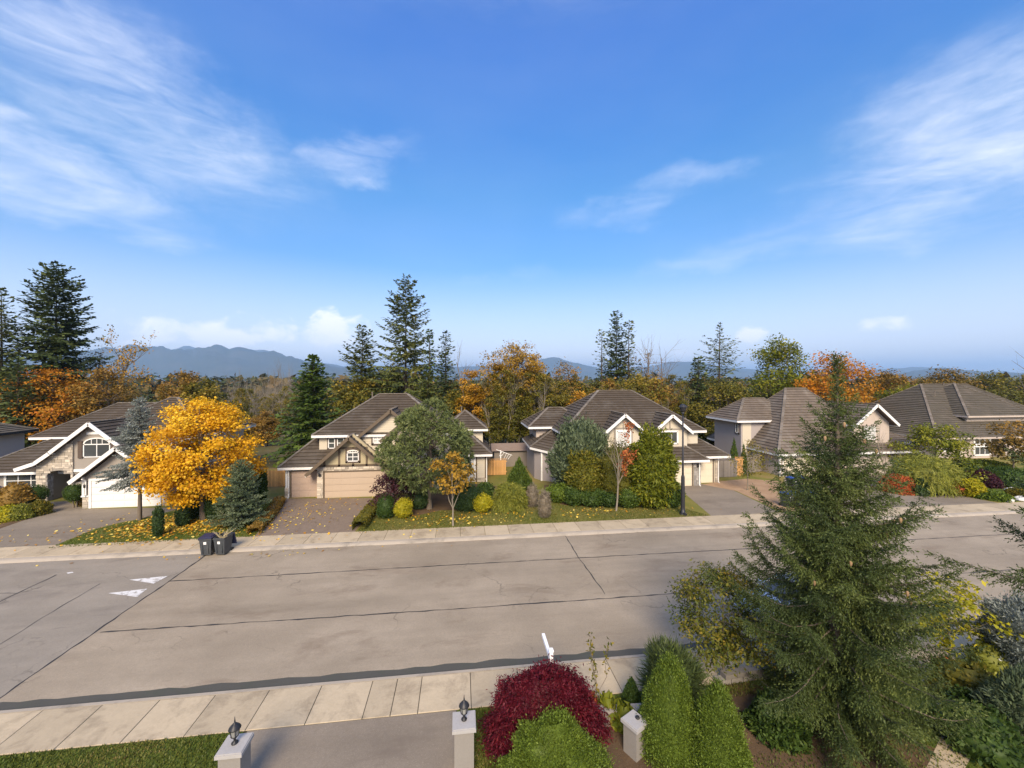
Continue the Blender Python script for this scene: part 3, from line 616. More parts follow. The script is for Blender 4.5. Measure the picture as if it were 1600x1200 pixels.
# ------------------------------------------------------------------ houses
m_tile_br = M('roof_tile_brown', (.07, .054, .038), .8, .22, .8, 6, .3, tint=.16, dirt=(.115, .10, .082), spec=.3)
m_tile_gr = M('roof_tile_grey', (.09, .077, .056), .8, .22, .8, 6, .3, tint=.16, dirt=(.14, .115, .09), spec=.3)
m_tile_tan = M('roof_tile_tan', (.13, .103, .078), .8, .2, .8, 6, .3, tint=.16, dirt=(.21, .185, .155), spec=.3)
m_cap = M('ridge_cap_tile', (.15, .125, .098), .8, .25, 2, 8, .2, tint=.2, dirt=(.26, .24, .21))
m_white = M('white_paint', (.76, .75, .72), .5, .04, 2, dirt=(.62, .60, .55))
m_fascia_br = M('brown_trim', (.115, .085, .055), .6, .1, 2)
m_trim_dk = M('dark_brown_trim', (.10, .072, .055), .6, .1, 2)
m_taupe = M('taupe_stucco', (.30, .265, .225), .9, .05, 1.2, 30, .1, dirt=(.25, .22, .185))
m_stucco_pink = M('pinkish_stucco', (.47, .40, .345), .9, .05, 1.2, 30, .1, dirt=(.38, .32, .28))
m_cream = M('cream_siding', (.54, .48, .375), .75, .05, 1, 20, .05)
m_ochre = M('ochre_stucco', (.40, .34, .215), .9, .06, 1.4, 30, .1)
m_beige_door = M('beige_garage_door', (.44, .345, .255), .55, .04, 1)
m_pink_door = M('pink_beige_garage_door', (.40, .30, .235), .55, .04, 1)
m_white_door = M('white_garage_door', (.72, .70, .66), .5, .03, 1)
m_cream_door = M('cream_garage_door', (.62, .555, .425), .55, .03, 1)
m_grey_shade_wall = M('grey_and_shaded_stucco', (.34, .30, .285), .9, .05, 1.2, 30, .1)  # plain grey on the left-edge house, shade in the colour on the others
m_stone = M('stone_veneer', (.46, .40, .32), .85, .25, 5, 20, .5, tint=.38)
m_stone_gr = M('grey_and_shaded_stone_veneer', (.30, .28, .255), .85, .25, 5, 20, .5, tint=.38)
m_mortar = M('mortar', (.30, .27, .23), .95, .1, 5)
m_glass = glass('window_glass', (.055, .06, .062)); m_blind = M('window_blind', (.52, .52, .50), .5, .06, 3)
m_red = M('red_door_paint', (.22, .03, .025), .45, .1, 2); m_doorbr = M('brown_door', (.16, .13, .105), .5, .1, 2)
m_dark = M('dark_metal', (.018, .018, .02), .45, .2, 3)
def clip(poly, ax, v, keep_gt):
    out = []
    for i in range(len(poly)):
        a, b = poly[i], poly[(i + 1) % len(poly)]; ia, ib = (a[ax] >= v) == keep_gt or a[ax] == v, (b[ax] >= v) == keep_gt or b[ax] == v
        if ia: out.append(a)
        if ia != ib: t = (v - a[ax]) / (b[ax] - a[ax]); out.append((a[0] + (b[0] - a[0]) * t, a[1] + (b[1] - a[1]) * t))
    return out
def courses(mb, poly, step, tw, th, rr, jit=.004, lift=.0):
    """overlapping courses (roof tiles, siding boards) over a convex planar polygon whose first edge is the eave"""
    p0, p1 = Vector(poly[0]), Vector(poly[1]); u = (p1 - p0).normalized(); n = None
    for k in range(2, len(poly)):
        n = u.cross(Vector(poly[k]) - p0)
        if n.length > 1e-4: break
    n.normalize(); s = n.cross(u)
    if s.z < 0: s = -s
    if n.z < -1e-3 or (abs(n.z) < 1e-3 and n.y > 0): n = -n
    q = [((Vector(p) - p0).dot(u), (Vector(p) - p0).dot(s)) for p in poly]
    smax = max(a[1] for a in q); k = 0; s0 = min(a[1] for a in q)
    while s0 < smax - .02:
        s1 = min(s0 + step, smax); st = clip(clip(q, 1, s0, True), 1, s1, False)
        if len(st) >= 3:
            a, b = min(x[0] for x in st), max(x[0] for x in st); c0 = a - (tw * .5 if k % 2 and tw < 5 else 0) - rr.uniform(0, .05); ct = rr.gauss(.5, .09)
            while c0 < b - 1e-3:
                c1 = c0 + tw; cell = clip(clip(st, 0, c0, True), 0, c1, False)
                if len(cell) >= 3:
                    j = rr.uniform(-jit, jit); hh = [lift + j + th * (1 - (x[1] - s0) / step) for x in cell]
                    t = min(1, max(0, ct + rr.gauss(0, .16)))
                    mb.face([tuple(p0 + u * x[0] + s * x[1] + n * h) for x, h in zip(cell, hh)], t)
                    for i in range(len(cell)):
                        e, f = cell[i], cell[(i + 1) % len(cell)]
                        if abs(e[1] - s0) < 1e-5 and abs(f[1] - s0) < 1e-5 and abs(e[0] - f[0]) > 1e-4:
                            A_, B_ = p0 + u * e[0] + s * e[1], p0 + u * f[0] + s * f[1]; mb.face([tuple(A_ + n * (lift - .01)), tuple(B_ + n * (lift - .01)), tuple(B_ + n * hh[(i + 1) % len(cell)]), tuple(A_ + n * hh[i])], t * .8)
                c0 = c1
        s0 = s1; k += 1
class House:
    def __init__(s, label, x, y, tile, fascia, seed):
        s.root = empty('house', (x, y, .1), label, 'house'); s.tile, s.fascia, s.rr = tile, fascia, random.Random(seed)
    def part(s, name, mb, mat, sub=None, kind=None, smooth=False): return mb.build(name, mat, sub or s.root, smooth=smooth, kind=kind)
    def box(s, name, x0, x1, y0, y1, z0, z1, mat, sub=None):
        b = MB(); b.box(x0, x1, y0, y1, z0, z1); return s.part(name, b, mat, sub)
    def planes(s, polys, eaves, caps, name='roof', fh=.2):
        deck = MB()
        for p in polys: deck.face(p); deck.face([(q[0], q[1], q[2] - .12) for q in p][::-1])
        ro = s.part(name, deck, m_trim_dk)
        t = MB()
        for p in polys: courses(t, p, .36, .33, .07, s.rr, lift=.012)
        s.part('roof_tiles', t, s.tile, ro, 'stuff')
        for a, b in eaves:
            f = MB(); f.bar((a[0], a[1], a[2] - fh / 2 + .03), (b[0], b[1], b[2] - fh / 2 + .03), .07, fh); s.part('fascia', f, s.fascia, ro)
        for a, b in caps:
            f = MB(); A_, B_ = Vector(a), Vector(b); L = (B_ - A_).length; k = max(1, int(L / .4)); d = (B_ - A_) / k
            for i in range(k):
                p, q = A_ + d * i, A_ + d * (i + 1.06); up = Vector((0, 0, .075)); f.bar(tuple(p + up), tuple(q + up - Vector((0, 0, .02))), .24, .06, s.rr.random())
            s.part('ridge_cap', f, m_cap, ro, 'stuff')
        return ro
    def hip(s, x0, x1, y0, y1, ze, k, eaves='FLR'):
        w, d = x1 - x0, y1 - y0; h = min(w, d) / 2; zr = ze + h * k
        if w >= d: r0, r1 = (x0 + h, y0 + h, zr), (x1 - h, y0 + h, zr)
        else: r0, r1 = (x0 + h, y0 + h, zr), (x0 + h, y1 - h, zr)
        a, b, c, e = (x0, y0, ze), (x1, y0, ze), (x1, y1, ze), (x0, y1, ze)
        if w >= d: P = [[a, b, r1, r0], [c, e, r0, r1], [e, a, r0], [b, c, r1]]; caps = [(a, r0), (b, r1), (c, r1), (e, r0)]
        else: P = [[a, b, r0], [c, e, r1], [e, a, r0, r1], [b, c, r1, r0]]; caps = [(a, r0), (b, r0), (c, r1), (e, r1)]
        if abs(w - d) > .05: caps.append((r0, r1))
        ev = [q for key, q in (('F', (a, b)), ('L', (e, a)), ('R', (b, c))) if key in eaves]
        return s.planes(P, ev, caps)
    def gable(s, x0, x1, yf, yb, ze, k, barge, bh=.24, flare=0.):
        """ridge runs back from the front"""
        xm = (x0 + x1) / 2; zr = ze + (x1 - x0) / 2 * k
        a, b, c, e, f, g = (x0, yf, ze), (x1, yf, ze), (x1, yb, ze), (x0, yb, ze), (xm, yf, zr), (xm, yb, zr)
        P = [[e, a, f, g], [b, c, g, f]]
        ro = s.planes(P, [(e, a), (b, c)], [(f, g)])
        for p, q in ((a, f), (b, f)):
            m = MB(); m.bar((p[0], p[1] - .03, p[2] - .06), (q[0], q[1] - .03, q[2] - .06), .07, bh); s.part('barge_board', m, barge, ro)
        return ro
    def tri_wall(s, x0, x1, y, z0, ze, k, mat, name='gable_wall', th=.2):
        xm = (x0 + x1) / 2; b = MB(); b.prism([(x0, y, z0), (x1, y, z0), (x1, y, ze), (xm, y, ze + (x1 - x0) / 2 * k), (x0, y, ze)], (0, th, 0)); return s.part(name, b, mat)
    def window(s, a0, a1, z0, z1, c, face='F', cols=2, rows=1, trim=None, frame=None, arch=0., blind=False, tw=.12, top=None):
        """a0..a1 along the wall, c = wall plane, face F: looks to the street, L: looks left"""
        tf = (lambda x, y, z: (x, c - y, z)) if face == 'F' else (lambda x, y, z: (c - y, x, z))
        fr = MB(); w = .07
        for q in ((a0, a0 + w, z0, z1), (a1 - w, a1, z0, z1), (a0, a1, z0, z0 + w), (a0, a1, z1 - w, z1)): fr.box(q[0], q[1], .0, .075, q[2], q[3], tf=tf)
        tz = z1 - (z1 - z0) * top if top else None
        if tz: fr.box(a0, a1, 0, .07, tz - .035, tz + .035, tf=tf)
        for i in range(1, cols): x = a0 + (a1 - a0) * i / cols; fr.box(x - .028, x + .028, 0, .066, z0, z1, tf=tf)
        for i in range(1, rows): z = z0 + (z1 - z0) * i / rows; fr.box(a0, a1, 0, .062, z - .025, z + .025, tf=tf)
        if arch:
            n = 12; xm, hw = (a0 + a1) / 2, (a1 - a0) / 2
            for i in range(n):
                t0, t1 = math.pi * i / n, math.pi * (i + 1) / n
                pts = [(xm - hw * math.cos(t), z1 + arch * math.sin(t)) for t in (t0, t1)] + [(xm - (hw - .09) * math.cos(t), z1 + (arch - .09) * math.sin(t)) for t in (t1, t0)]
                fr.prism([tf(p[0], .08, p[1]) for p in pts], tuple(Vector(tf(0, 0, 0)) - Vector(tf(0, .08, 0))))
            for t in (.3, .5, .7):
                x = a0 + (a1 - a0) * t; fr.box(x - .02, x + .02, 0, .06, z1, z1 + arch * math.sin(math.acos((xm - x) / hw)) - .03, tf=tf)
        wo_ = s.part('window', fr, frame or m_white)
        gm = m_blind if blind else m_glass
        for i in range(cols):
            p = MB(); x = a0 + (a1 - a0) * i / cols; p.box(x + .01, x + (a1 - a0) / cols - .01, .0, .02, z0 + .02, z1 - .02, tf=tf); s.part('pane', p, gm, wo_)
        if arch:
            p = MB(); xm, hw = (a0 + a1) / 2, (a1 - a0) / 2 - .03; p.prism([tf(xm - hw * math.cos(math.pi * i / 12), .02, z1 + (arch - .03) * math.sin(math.pi * i / 12)) for i in range(13)], tuple(Vector(tf(0, 0, 0)) - Vector(tf(0, .02, 0)))); s.part('pane', p, gm, wo_)
        if trim:
            t = MB(); zt_ = z1 + arch
            for q in ((a0 - tw, a0, z0 - tw, zt_), (a1, a1 + tw, z0 - tw, zt_), (a0 - tw, a1 + tw, zt_, zt_ + tw), (a0 - tw, a1 + tw, z0 - tw, z0)): t.box(q[0], q[1], -.005, .05, q[2], q[3], tf=tf)
            s.part('window_trim', t, trim, wo_)
        return wo_
    def garage(s, x0, x1, y, h, mat, trim=None, n=4, tw=.1):
        fr = MB()
        for q in ((x0 - tw, x0, 0.1, h + .1 + tw), (x1, x1 + tw, .1, h + .1 + tw), (x0, x1, h + .1, h + .1 + tw)): fr.box(q[0], q[1], y - .05, y + .02, q[2], q[3])
        g = s.part('garage_door', fr, trim or m_white)
        for i in range(n):
            b = MB(); z0, z1 = .1 + h * i / n, .1 + h * (i + 1) / n; b.box(x0, x1, y + .005, y + .05, z0 + .004, z1 - .012)
            cn = max(2, int((x1 - x0) / .65))
            for j in range(cn): xa = x0 + (x1 - x0) * j / cn; b.box(xa + .06, xa + (x1 - x0) / cn - .06, y - .006, y + .006, z0 + .09, z1 - .1)
            s.part('panel', b, mat, g)
        return g
    def stone(s, x0, x1, y, z0, z1, face='F', mat=None, keep=None):
        b = MB(); rr = s.rr; tf = (lambda a, o, z: (a, y - o, z)) if face == 'F' else ((lambda a, o, z: (y - o, a, z)) if face == 'L' else (lambda a, o, z: (y + o, a, z))); z = z0
        while z < z1 - .03:
            h = min(rr.uniform(.11, .24), z1 - z); x = x0
            while x < x1 - .02:
                w = min(rr.uniform(.16, .5), x1 - x)
                if keep is None or keep(x + w / 2, z + h / 2): b.box(x + .008, x + w - .008, 0, rr.uniform(.025, .06), z + .008, z + h - .008, rr.random(), tf=tf)
                x += w
            z += h
        return s.part('stone_veneer', b, mat or m_stone, kind='stuff')
    def siding(s, poly, mat, step=.19):
        b = MB(); courses(b, poly, step, 60, .022, s.rr, 0, .003); return s.part('siding', b, mat, kind='stuff')
    def bars(s, name, segs, mat, w=.14, d=.04):
        for p, q in segs: b = MB(); b.bar(p, q, w, d, up=(0, 1, 0)) if abs(p[2] - q[2]) > abs(p[0] - q[0]) else b.bar(p, q, d, w); s.part(name, b, mat)
    def vent(s, x, y, z, ro=None):
        b = MB(); b.lathe([(.06, -.3), (.06, .3), (.09, .3), (.09, .36)], (x, y, z), 8); s.part('roof_vent', b, m_cap)

# ---- house with half-timbered garage gable (second from the left)
h = House('brown-roofed house with half-timbered gable over its wide beige garage door', -6, 40, m_tile_br, m_white, 2)
yg = 34.2
h.box('wall', -13.85, -11.3, 34.75, 41, .0, 2.55, m_stucco_pink); h.box('wall', -11.35, -5.5, 34.3, 41, .0, 2.6, m_stucco_pink)
h.box('wall', -11.6, -.9, 35.62, 44, .0, 5.0, m_cream); h.box('wall', -1.2, 2.2, 40.9, 44.6, 0, 4.65, m_cream); h.box('wall', -3, 2.45, 37.9, 44, 0, 2.7, m_cream)
h.hip(-14.3, -6, 34.36, 42, 2.55, .93, 'FL'); h.hip(-12.05, -.5, 35.2, 44.2, 4.95, .71); h.hip(-1.7, 2.65, 40.4, 44.9, 4.62, .78, 'FR'); h.hip(-3.4, 2.85, 37.4, 44, 2.68, .82, 'FR')
h.gable(-11.95, -5.5, 33.55, 39.5, 2.12, .9, m_fascia_br)
h.tri_wall(-11.35, -5.75, yg, 2.62, 2.66, .9, m_ochre, th=.25)
h.gable(-8.6, -2.9, 34.9, 40, 4.64, .83, m_fascia_br)
h.siding([(-8.3, 35.4, 2.7), (-3.2, 35.4, 2.7), (-3.2, 35.4, 4.85), (-5.75, 35.4, 6.95), (-8.3, 35.4, 4.85)], m_cream)
h.tri_wall(-8.3, -3.2, 35.42, 2.5, 4.84, .83, m_cream, th=.15)
h.gable(-6.5, -2.3, 34.3, 39, 4.55, .83, m_fascia_br)
h.tri_wall(-6.2, -2.6, 34.9, .1, 4.7, .83, m_cream); h.siding([(-6.15, 34.87, .2), (-2.65, 34.87, .2), (-2.65, 34.87, 4.68), (-4.4, 34.87, 6.12), (-6.15, 34.87, 4.68)], m_cream)
h.bars('corner_board', [((-6.12, 34.8, .2), (-6.12, 34.8, 4.7)), ((-2.7, 34.8, .2), (-2.7, 34.8, 4.7))], m_fascia_br, .14, .05)
yb = yg - .02
h.bars('timber', [((-11.3, yb, 2.68), (-5.8, yb, 2.68)), ((-9.75, yb, 4.06), (-7.7, yb, 4.06))] + [((x, yb, 2.6), (x, yb, 2.66 + (2.8 - abs(x + 8.55)) * .9 - .1)) for x in (-10.75, -9.62, -7.5, -6.4)] + [((-8.55, yb, 2.6), (-8.55, yb, 2.9)), ((-8.55, yb, 3.9), (-8.55, yb, 4.1))], m_fascia_br, .15, .05)
h.window(-9.02, -8.1, 2.98, 3.72, yg, cols=2, rows=2, trim=m_trim_dk, arch=.2)
h.garage(-13.42, -11.42, 34.72, 2.1, m_pink_door, m_fascia_br); h.garage(-10.75, -6.0, 34.25, 2.06, m_beige_door, m_fascia_br)
h.stone(-11.32, -10.87, yg + .08, .1, 2.5); h.stone(-5.88, -5.5, yg + .08, .1, 2.5); h.stone(-10.87, -5.88, yg + .08, 2.24, 2.58)
h.box('corner_trim', -13.87, -13.72, 34.68, 34.78, .1, 2.5, m_white); h.stone(-13.9, -13.6, 34.66, .1, .9)
h.window(PX(513, 35.6), PX(524, 35.6), 3.82, 4.72, 35.6, cols=1, rows=2, trim=m_trim_dk, tw=.08); h.window(PX(527, 35.6), PX(538, 35.6), 3.82, 4.72, 35.6, cols=1, rows=2, trim=m_trim_dk, tw=.08)
h.window(-7.25, -6.5, 4.2, 4.82, 35.36, cols=2, rows=2, trim=m_trim_dk, tw=.13, blind=True)
h.window(-5.3, -3.6, 3.0, 4.2, 34.85, cols=2, rows=1, trim=m_trim_dk); h.window(-5.3, -3.6, .7, 2.0, 34.85, cols=3, rows=2, trim=m_trim_dk)
h.window(-.2, 1.3, .45, 2.35, 37.88, cols=2, rows=2, blind=True, trim=m_white); h.siding([(1.5, 37.87, .3), (2.2, 37.87, .3), (2.2, 37.87, 2.6), (1.5, 37.87, 2.6)], m_cream)
h.bars('corner_board', [((1.45, 37.83, .1), (1.45, 37.83, 2.6)), ((2.3, 37.83, .1), (2.3, 37.83, 2.6))], m_fascia_br, .12, .05); h.stone(1.3, 2.45, 37.86, .1, .5)
for p in ((-8.3, 40.2, 8.0), (-5.2, 40, 8), (.1, 42.4, 6.4)): h.vent(*p)
house2 = h
def spout(h, x, y, z0, z1, mat): b = MB(); b.box(x - .04, x + .04, y - .07, y, z0, z1); b.box(x - .04, x + .04, y - .2, y - .07, z0, z0 + .07); b.bar((x, y - .03, z1), (x, y - .35, z1 + .18), .07, .07); h.part('downspout', b, mat)
def wall_lamp(h, x, y, z): b = MB(); b.lathe([(.03, -.14), (.07, -.1), (.085, .08), (.03, .16)], (x, y - .12, z), 8); b.box(x - .03, x + .03, y - .1, y, z - .02, z + .03); h.part('wall_lamp', b, m_dark)
spout(h, -5.9, 34.82, .1, 4.5, m_fascia_br); spout(h, -13.62, 34.7, .1, 2.35, m_white); spout(h, 2.38, 37.86, .1, 2.5, m_white); wall_lamp(h, -11.1, 34.2, 2.0); wall_lamp(h, -5.7, 34.2, 2.0)
# ---- taupe house with white garage and arched window (left)
h = House('taupe house with white garage door, stone porch arch and white-edged gables', -28, 40, m_tile_br, m_white, 3)
h.box('wall', -27.45, -21.9, 33.75, 41, 0, 2.3, m_taupe); h.box('wall', -29.95, -22, 36.05, 45, 0, 4.6, m_taupe); h.box('wall', -38, -32.2, 37.5, 45, 0, 2.2, m_taupe); h.box('wall', -36.4, -23, 40.8, 47, 0, 4.55, m_taupe)
h.hip(-37.0, -24.0, 40.3, 48.3, 4.5, .68); h.hip(-33, -22.6, 39.0, 48.8, 4.5, .66); h.hip(-38.7, -25.5, 36.9, 47, 2.2, .62, 'FL')
h.gable(-27.95, -21.95, 33.2, 39.5, 2.15, .82, m_white, .26); h.tri_wall(-27.45, -22.45, 33.7, 2.2, 2.3, .84, m_taupe)
h.gable(-31.2, -25.8, 35.45, 41.5, 3.95, .83, m_white, .26); h.tri_wall(-30.65, -26.35, 35.98, 2.2, 4.32, .83, m_taupe, th=.15)
# swept lower roof over the porch
P = [(-33.5, 35.45, 2.75), (-32.2, 35.45, 3.2), (-31.15, 35.45, 3.98)]; Q = [(p[0], 40.5, p[2]) for p in P]
polys = [[Q[0], P[0], P[1], Q[1]], [Q[1], P[1], P[2], Q[2]]]
ro = h.planes(polys, [(Q[0], P[0])], [])
for a, b in ((P[0], P[1]), (P[1], P[2])): m = MB(); m.bar((a[0], a[1] - .03, a[2] - .07), (b[0], b[1] - .03, b[2] - .07), .07, .26); h.part('barge_board', m, m_white, ro)
b = MB(); n = 10; ax0, ax1, az = -31.75, -30.1, 2.15                     # porch front wall with an arched opening
top = lambda x: np.interp(x, [-32.5, -32.2, -31.15, -29.9], [2.95, 3.1, 3.9, 4.85])
xs = [-32.45, ax0] + [ax0 + (ax1 - ax0) * i / n for i in range(1, n)] + [ax1, -29.92]
arch = lambda x: az + .35 * math.sqrt(max(0, 1 - ((x - (ax0 + ax1) / 2) / ((ax1 - ax0) / 2)) ** 2))
for xa, xb in zip(xs[:-1], xs[1:]):
    za, zb = (0.1, 0.1) if (xb <= ax0 + 1e-6 or xa >= ax1 - 1e-6) else (arch(xa), arch(xb)); b.prism([(xa, 35.9, za), (xb, 35.9, zb), (xb, 35.9, float(top(xb))), (xa, 35.9, float(top(xa)))], (0, .45, 0))
h.part('porch_wall', b, m_mortar)
h.stone(-32.45, -29.92, 35.9, .1, 4.7, keep=lambda x, z: z < top(x) - .1 and not (ax0 - .1 < x < ax1 + .1 and z < arch(min(max(x, ax0), ax1)) + .1))
h.stone(35.9, 36.4, ax0, .1, 2.4, face='R', mat=m_stone_gr)  # inner face of the arch: its shade put into a greyer stone colour
h.box('porch_side_wall', -32.4, -31.8, 36.35, 38.4, .1, 2.6, m_taupe); h.box('porch_back_wall', -31.8, -29.9, 38.2, 38.4, .1, 2.7, m_taupe)
h.box('front_door', -31.15, -30.2, 38.12, 38.2, .1, 2.15, m_doorbr); h.box('porch_post', -30.55, -30.35, 36.5, 36.7, .1, 2.45, m_white); h.box('porch_panel', -30.3, -29.97, 36.4, 36.44, .1, 2.3, m_red)
h.window(-29.25, -27.35, 3.45, 4.5, 35.98, cols=2, arch=.5, trim=None)
for x in (-29.62, -27.28): b = MB(); b.box(x, x + .32, 35.9, 35.97, 3.4, 4.75); [b.box(x + .04, x + .28, 35.88, 35.9, 3.45 + .13 * i, 3.53 + .13 * i) for i in range(10)]; h.part('shutter', b, m_trim_dk)
h.box('fascia', -29.9, -27.6, 35.9, 36, 2.35, 2.55, m_white); h.window(-29.2, -28.2, 1.3, 2.3, 36.04, cols=2, trim=m_white)
h.garage(-26.9, -22.4, 33.7, 2.02, m_white_door, m_white, tw=.16); h.stone(-27.48, -27.1, 33.72, .1, .95); h.box('stone_cap', -27.52, -27.06, 33.6, 33.74, .95, 1.05, m_white); h.stone(-22.2, -21.85, 33.72, .1, .95)
h.box('corner_board', -27.5, -27.36, 33.66, 33.75, 1.05, 2.4, m_white)
h.window(-36.0, -33.3, .9, 2.0, 37.48, cols=3, rows=2, trim=m_white); h.stone(-36.2, -32.4, 37.48, .1, .75)
h.box('gable_vent', -29.0, -28.0, 35.9, 35.96, 5.25, 5.45, m_white)
spout(h, -27.2, 33.64, 1.05, 2.15, m_white); spout(h, -32.3, 37.46, .1, 2.1, m_white); wall_lamp(h, -27.25, 33.7, 1.75)
# ---- corner of the house at the picture's left edge
h = House('grey house cut off by the left edge with dark eave', -46, 46, m_tile_gr, m_dark, 4)
h.box('wall', -54, -42.6, 43, 46, 0, 4.6, m_grey_shade_wall); h.hip(-54.6, -41.9, 42.4, 46.6, 4.55, .45); h.hip(-54.4, -42.2, 41.2, 45, 2.0, .4); h.box('wall', -52, -42.4, 42, 44, 0, 2.0, m_grey_shade_wall); h.window(-47, -45.5, 2.9, 4.2, 42.98, cols=2, trim=m_white)
# ---- house behind the blue-green cypress (third)
h = House('brown-roofed house with two white-edged gables and cream garage doors', 15, 40, m_tile_br, m_white, 5)
h.box('wall', 12.5, 21.2, 34.15, 42, 0, 2.5, m_cream); h.box('wall', 21.2, 23.5, 35.0, 42, 0, 2.6, m_cream); h.box('wall', 10, 22.0, 35.85, 45, 0, 4.85, m_cream); h.box('wall', 7.45, 12, 40.0, 44, 0, 4.9, m_stucco_pink)
b = MB(); b.prism([(7.5, 37.6, 0), (8.6, 36.95, 0), (12.5, 36.95, 0), (12.5, 43, 0), (7.0, 43, 0), (7.0, 38.6, 0)], (0, 0, 3.0)); h.part('wall', b, m_grey_shade_wall)  # left wing greyer than the cream front, its shade put into the colour
h.hip(8.9, 22.6, 35.4, 45.6, 4.8, .70); h.hip(6.6, 13, 39.4, 44.4, 4.88, .68, 'FL'); h.hip(11.9, 21.75, 33.6, 41, 2.45, .70, 'FR'); h.hip(17.5, 24.35, 34.45, 43, 2.58, .68, 'FR')
e0, e1, e2, e3 = (6.55, 43, 3.3), (6.55, 38.3, 3.1), (8.15, 36.6, 2.9), (13.5, 36.6, 2.9); ap = (11.2, 40.5, 5.9)
h.planes([[e0, e1, ap], [e1, e2, ap], [e2, e3, (13.5, 40.5, 5.9), ap]], [(e0, e1), (e1, e2), (e2, e3)], [(e1, ap), (e2, ap)])
h.gable(16.85, 20.75, 34.5, 40, 4.78, .82, m_white, .24); h.tri_wall(17.15, 20.45, 35.0, 2.6, 4.95, .82, m_cream)
h.gable(12.6, 16.2, 34.5, 40, 4.95, .84, m_white, .24); h.tri_wall(12.9, 15.9, 35.0, 2.6, 5.12, .84, m_cream)
h.bars('timber', [((17.3, 34.97, 5.05), (20.3, 34.97, 5.05)), ((18.8, 34.97, 5.1), (18.8, 34.97, 6.15)), ((13.0, 34.97, 5.2), (15.8, 34.97, 5.2)), ((14.4, 34.97, 5.25), (14.4, 34.97, 6.2)), ((13.6, 34.97, 3.4), (13.6, 34.97, 5.1)), ((15.2, 34.97, 3.4), (15.2, 34.97, 5.1))], m_taupe, .12, .05)
h.window(17.75, 19.5, 3.75, 4.85, 34.98, cols=3, trim=m_white, tw=.08); h.window(13.8, 15.0, 3.7, 4.95, 34.98, cols=2, trim=m_white, blind=True)
h.garage(15.6, 20.4, 34.12, 2.15, m_cream_door, m_trim_dk, tw=.08); h.garage(21.35, 22.95, 34.98, 2.35, m_cream_door, m_trim_dk, tw=.08); h.stone(20.55, 21.2, 34.12, .1, 2.4, mat=m_stone_gr); h.stone(34.12, 34.98, 21.2, .1, 2.4, face='R', mat=m_stone_gr); h.stone(23.15, 23.5, 34.96, .1, 2.45)
h.bars('corner_board', [((7.5, 37.55, .1), (7.5, 37.55, 3)), ((8.6, 36.9, .1), (8.6, 36.9, 3))], m_white, .14, .1); h.window(9.1, 10.4, .95, 2.3, 36.93, cols=2, rows=2, trim=m_white); h.stone(8.6, 12, 36.93, .1, .8, mat=m_stone_gr)
for p in ((16.6, 40.6, 8.2), (19.4, 38.6, 6.5)): h.vent(*p)
spout(h, 21.05, 34.06, .1, 2.35, m_white); spout(h, 23.42, 34.9, .1, 2.45, m_white); wall_lamp(h, 20.9, 34.08, 1.9)
# ---- house behind the near spruce (fourth)
h = House('tan-roofed house half hidden by the large foreground spruce', 36, 42, m_tile_tan, m_white, 6)
h.box('wall', 29.75, 36, 40.4, 45, 0, 5.2, m_grey_shade_wall); h.box('wall', 30.9, 38.5, 36.45, 46, 0, 2.35, m_stucco_pink); h.box('wall', 38.9, 43, 36.35, 45, 0, 5.0, m_stucco_pink); h.box('wall', 42.8, 46, 38, 45, 0, 3.2, m_stucco_pink)  # the first wall is grey for the shade on its left face
h.hip(29.0, 37, 39.9, 45.5, 5.15, .80, 'FL'); h.hip(30.35, 44.2, 35.9, 47.4, 2.32, 1.08, 'FL'); h.gable(38.5, 43.4, 35.7, 43, 5.0, .84, m_white, .24); h.tri_wall(38.95, 42.95, 36.3, 2.5, 5.2, .84, m_stucco_pink, th=.15)
h.hip(38.2, 46.6, 36.5, 46, 3.15, .5, 'FR'); h.hip(37.5, 45.2, 35.0, 38, 2.5, .45, 'FR'); h.box('wall', 38.2, 44.6, 35.6, 37, 0, 2.5, m_stucco_pink)
h.window(39.9, 41.3, 3.5, 4.85, 36.28, cols=2, top=.45, trim=m_trim_dk, tw=.07, blind=True)
h.box('lit_front_face', 29.9, 30.9, 40.36, 40.4, .1, 5.1, m_cream); h.window(40.75, 41.2, 3.75, 4.75, 29.73, face='L', cols=1, trim=m_trim_dk); h.garage(31.3, 34.4, 36.42, 2.1, m_cream_door, m_white); h.garage(35.0, 37.8, 36.42, 2.1, m_cream_door, m_white)  # cream panel added as the lit front of the grey left wing
h.box('corner_board', 30.86, 31.02, 36.36, 36.5, .1, 2.4, m_white); h.window(45.0, 45.8, .8, 2.2, 37.97, cols=2, trim=m_white)
# ---- wide hip-roofed house at the right
h = House('wide grey hip-roofed house with bay windows at the right', 66, 48, m_tile_gr, m_stucco_pink, 7)
h.box('wall', 56.4, 78, 42.2, 56, 0, 2.65, m_stucco_pink); h.box('wall', 62.6, 72, 43.6, 52, 0, 5.05, m_stucco_pink)
h.hip(55.6, 79, 41.5, 57.5, 2.6, .78); h.hip(62.0, 72.5, 43.0, 53.5, 5.0, .76, 'FLR')
b = MB(); b.prism([(60.4, 42.2, 0), (60.8, 41.75, 0), (63.3, 41.75, 0), (63.7, 42.2, 0)], (0, 0, 2.55)); h.part('bay_wall', b, m_stucco_pink)
h.window(60.95, 63.15, 1.75, 2.4, 41.73, cols=3, trim=m_white); h.window(60.95, 63.15, .5, 1.5, 41.73, cols=3, trim=m_white); h.box('column', 59.0, 59.6, 41.85, 42.2, .1, 2.6, m_cream); h.box('entry_recess', 64.2, 65.8, 42.1, 42.21, .1, 2.4, m_doorbr); h.window(57.2, 58.2, 1, 2.1, 42.18, cols=2, trim=m_white)
for p in ((62.5, 47, 7.6), (67, 49.3, 8.7)): h.vent(*p)

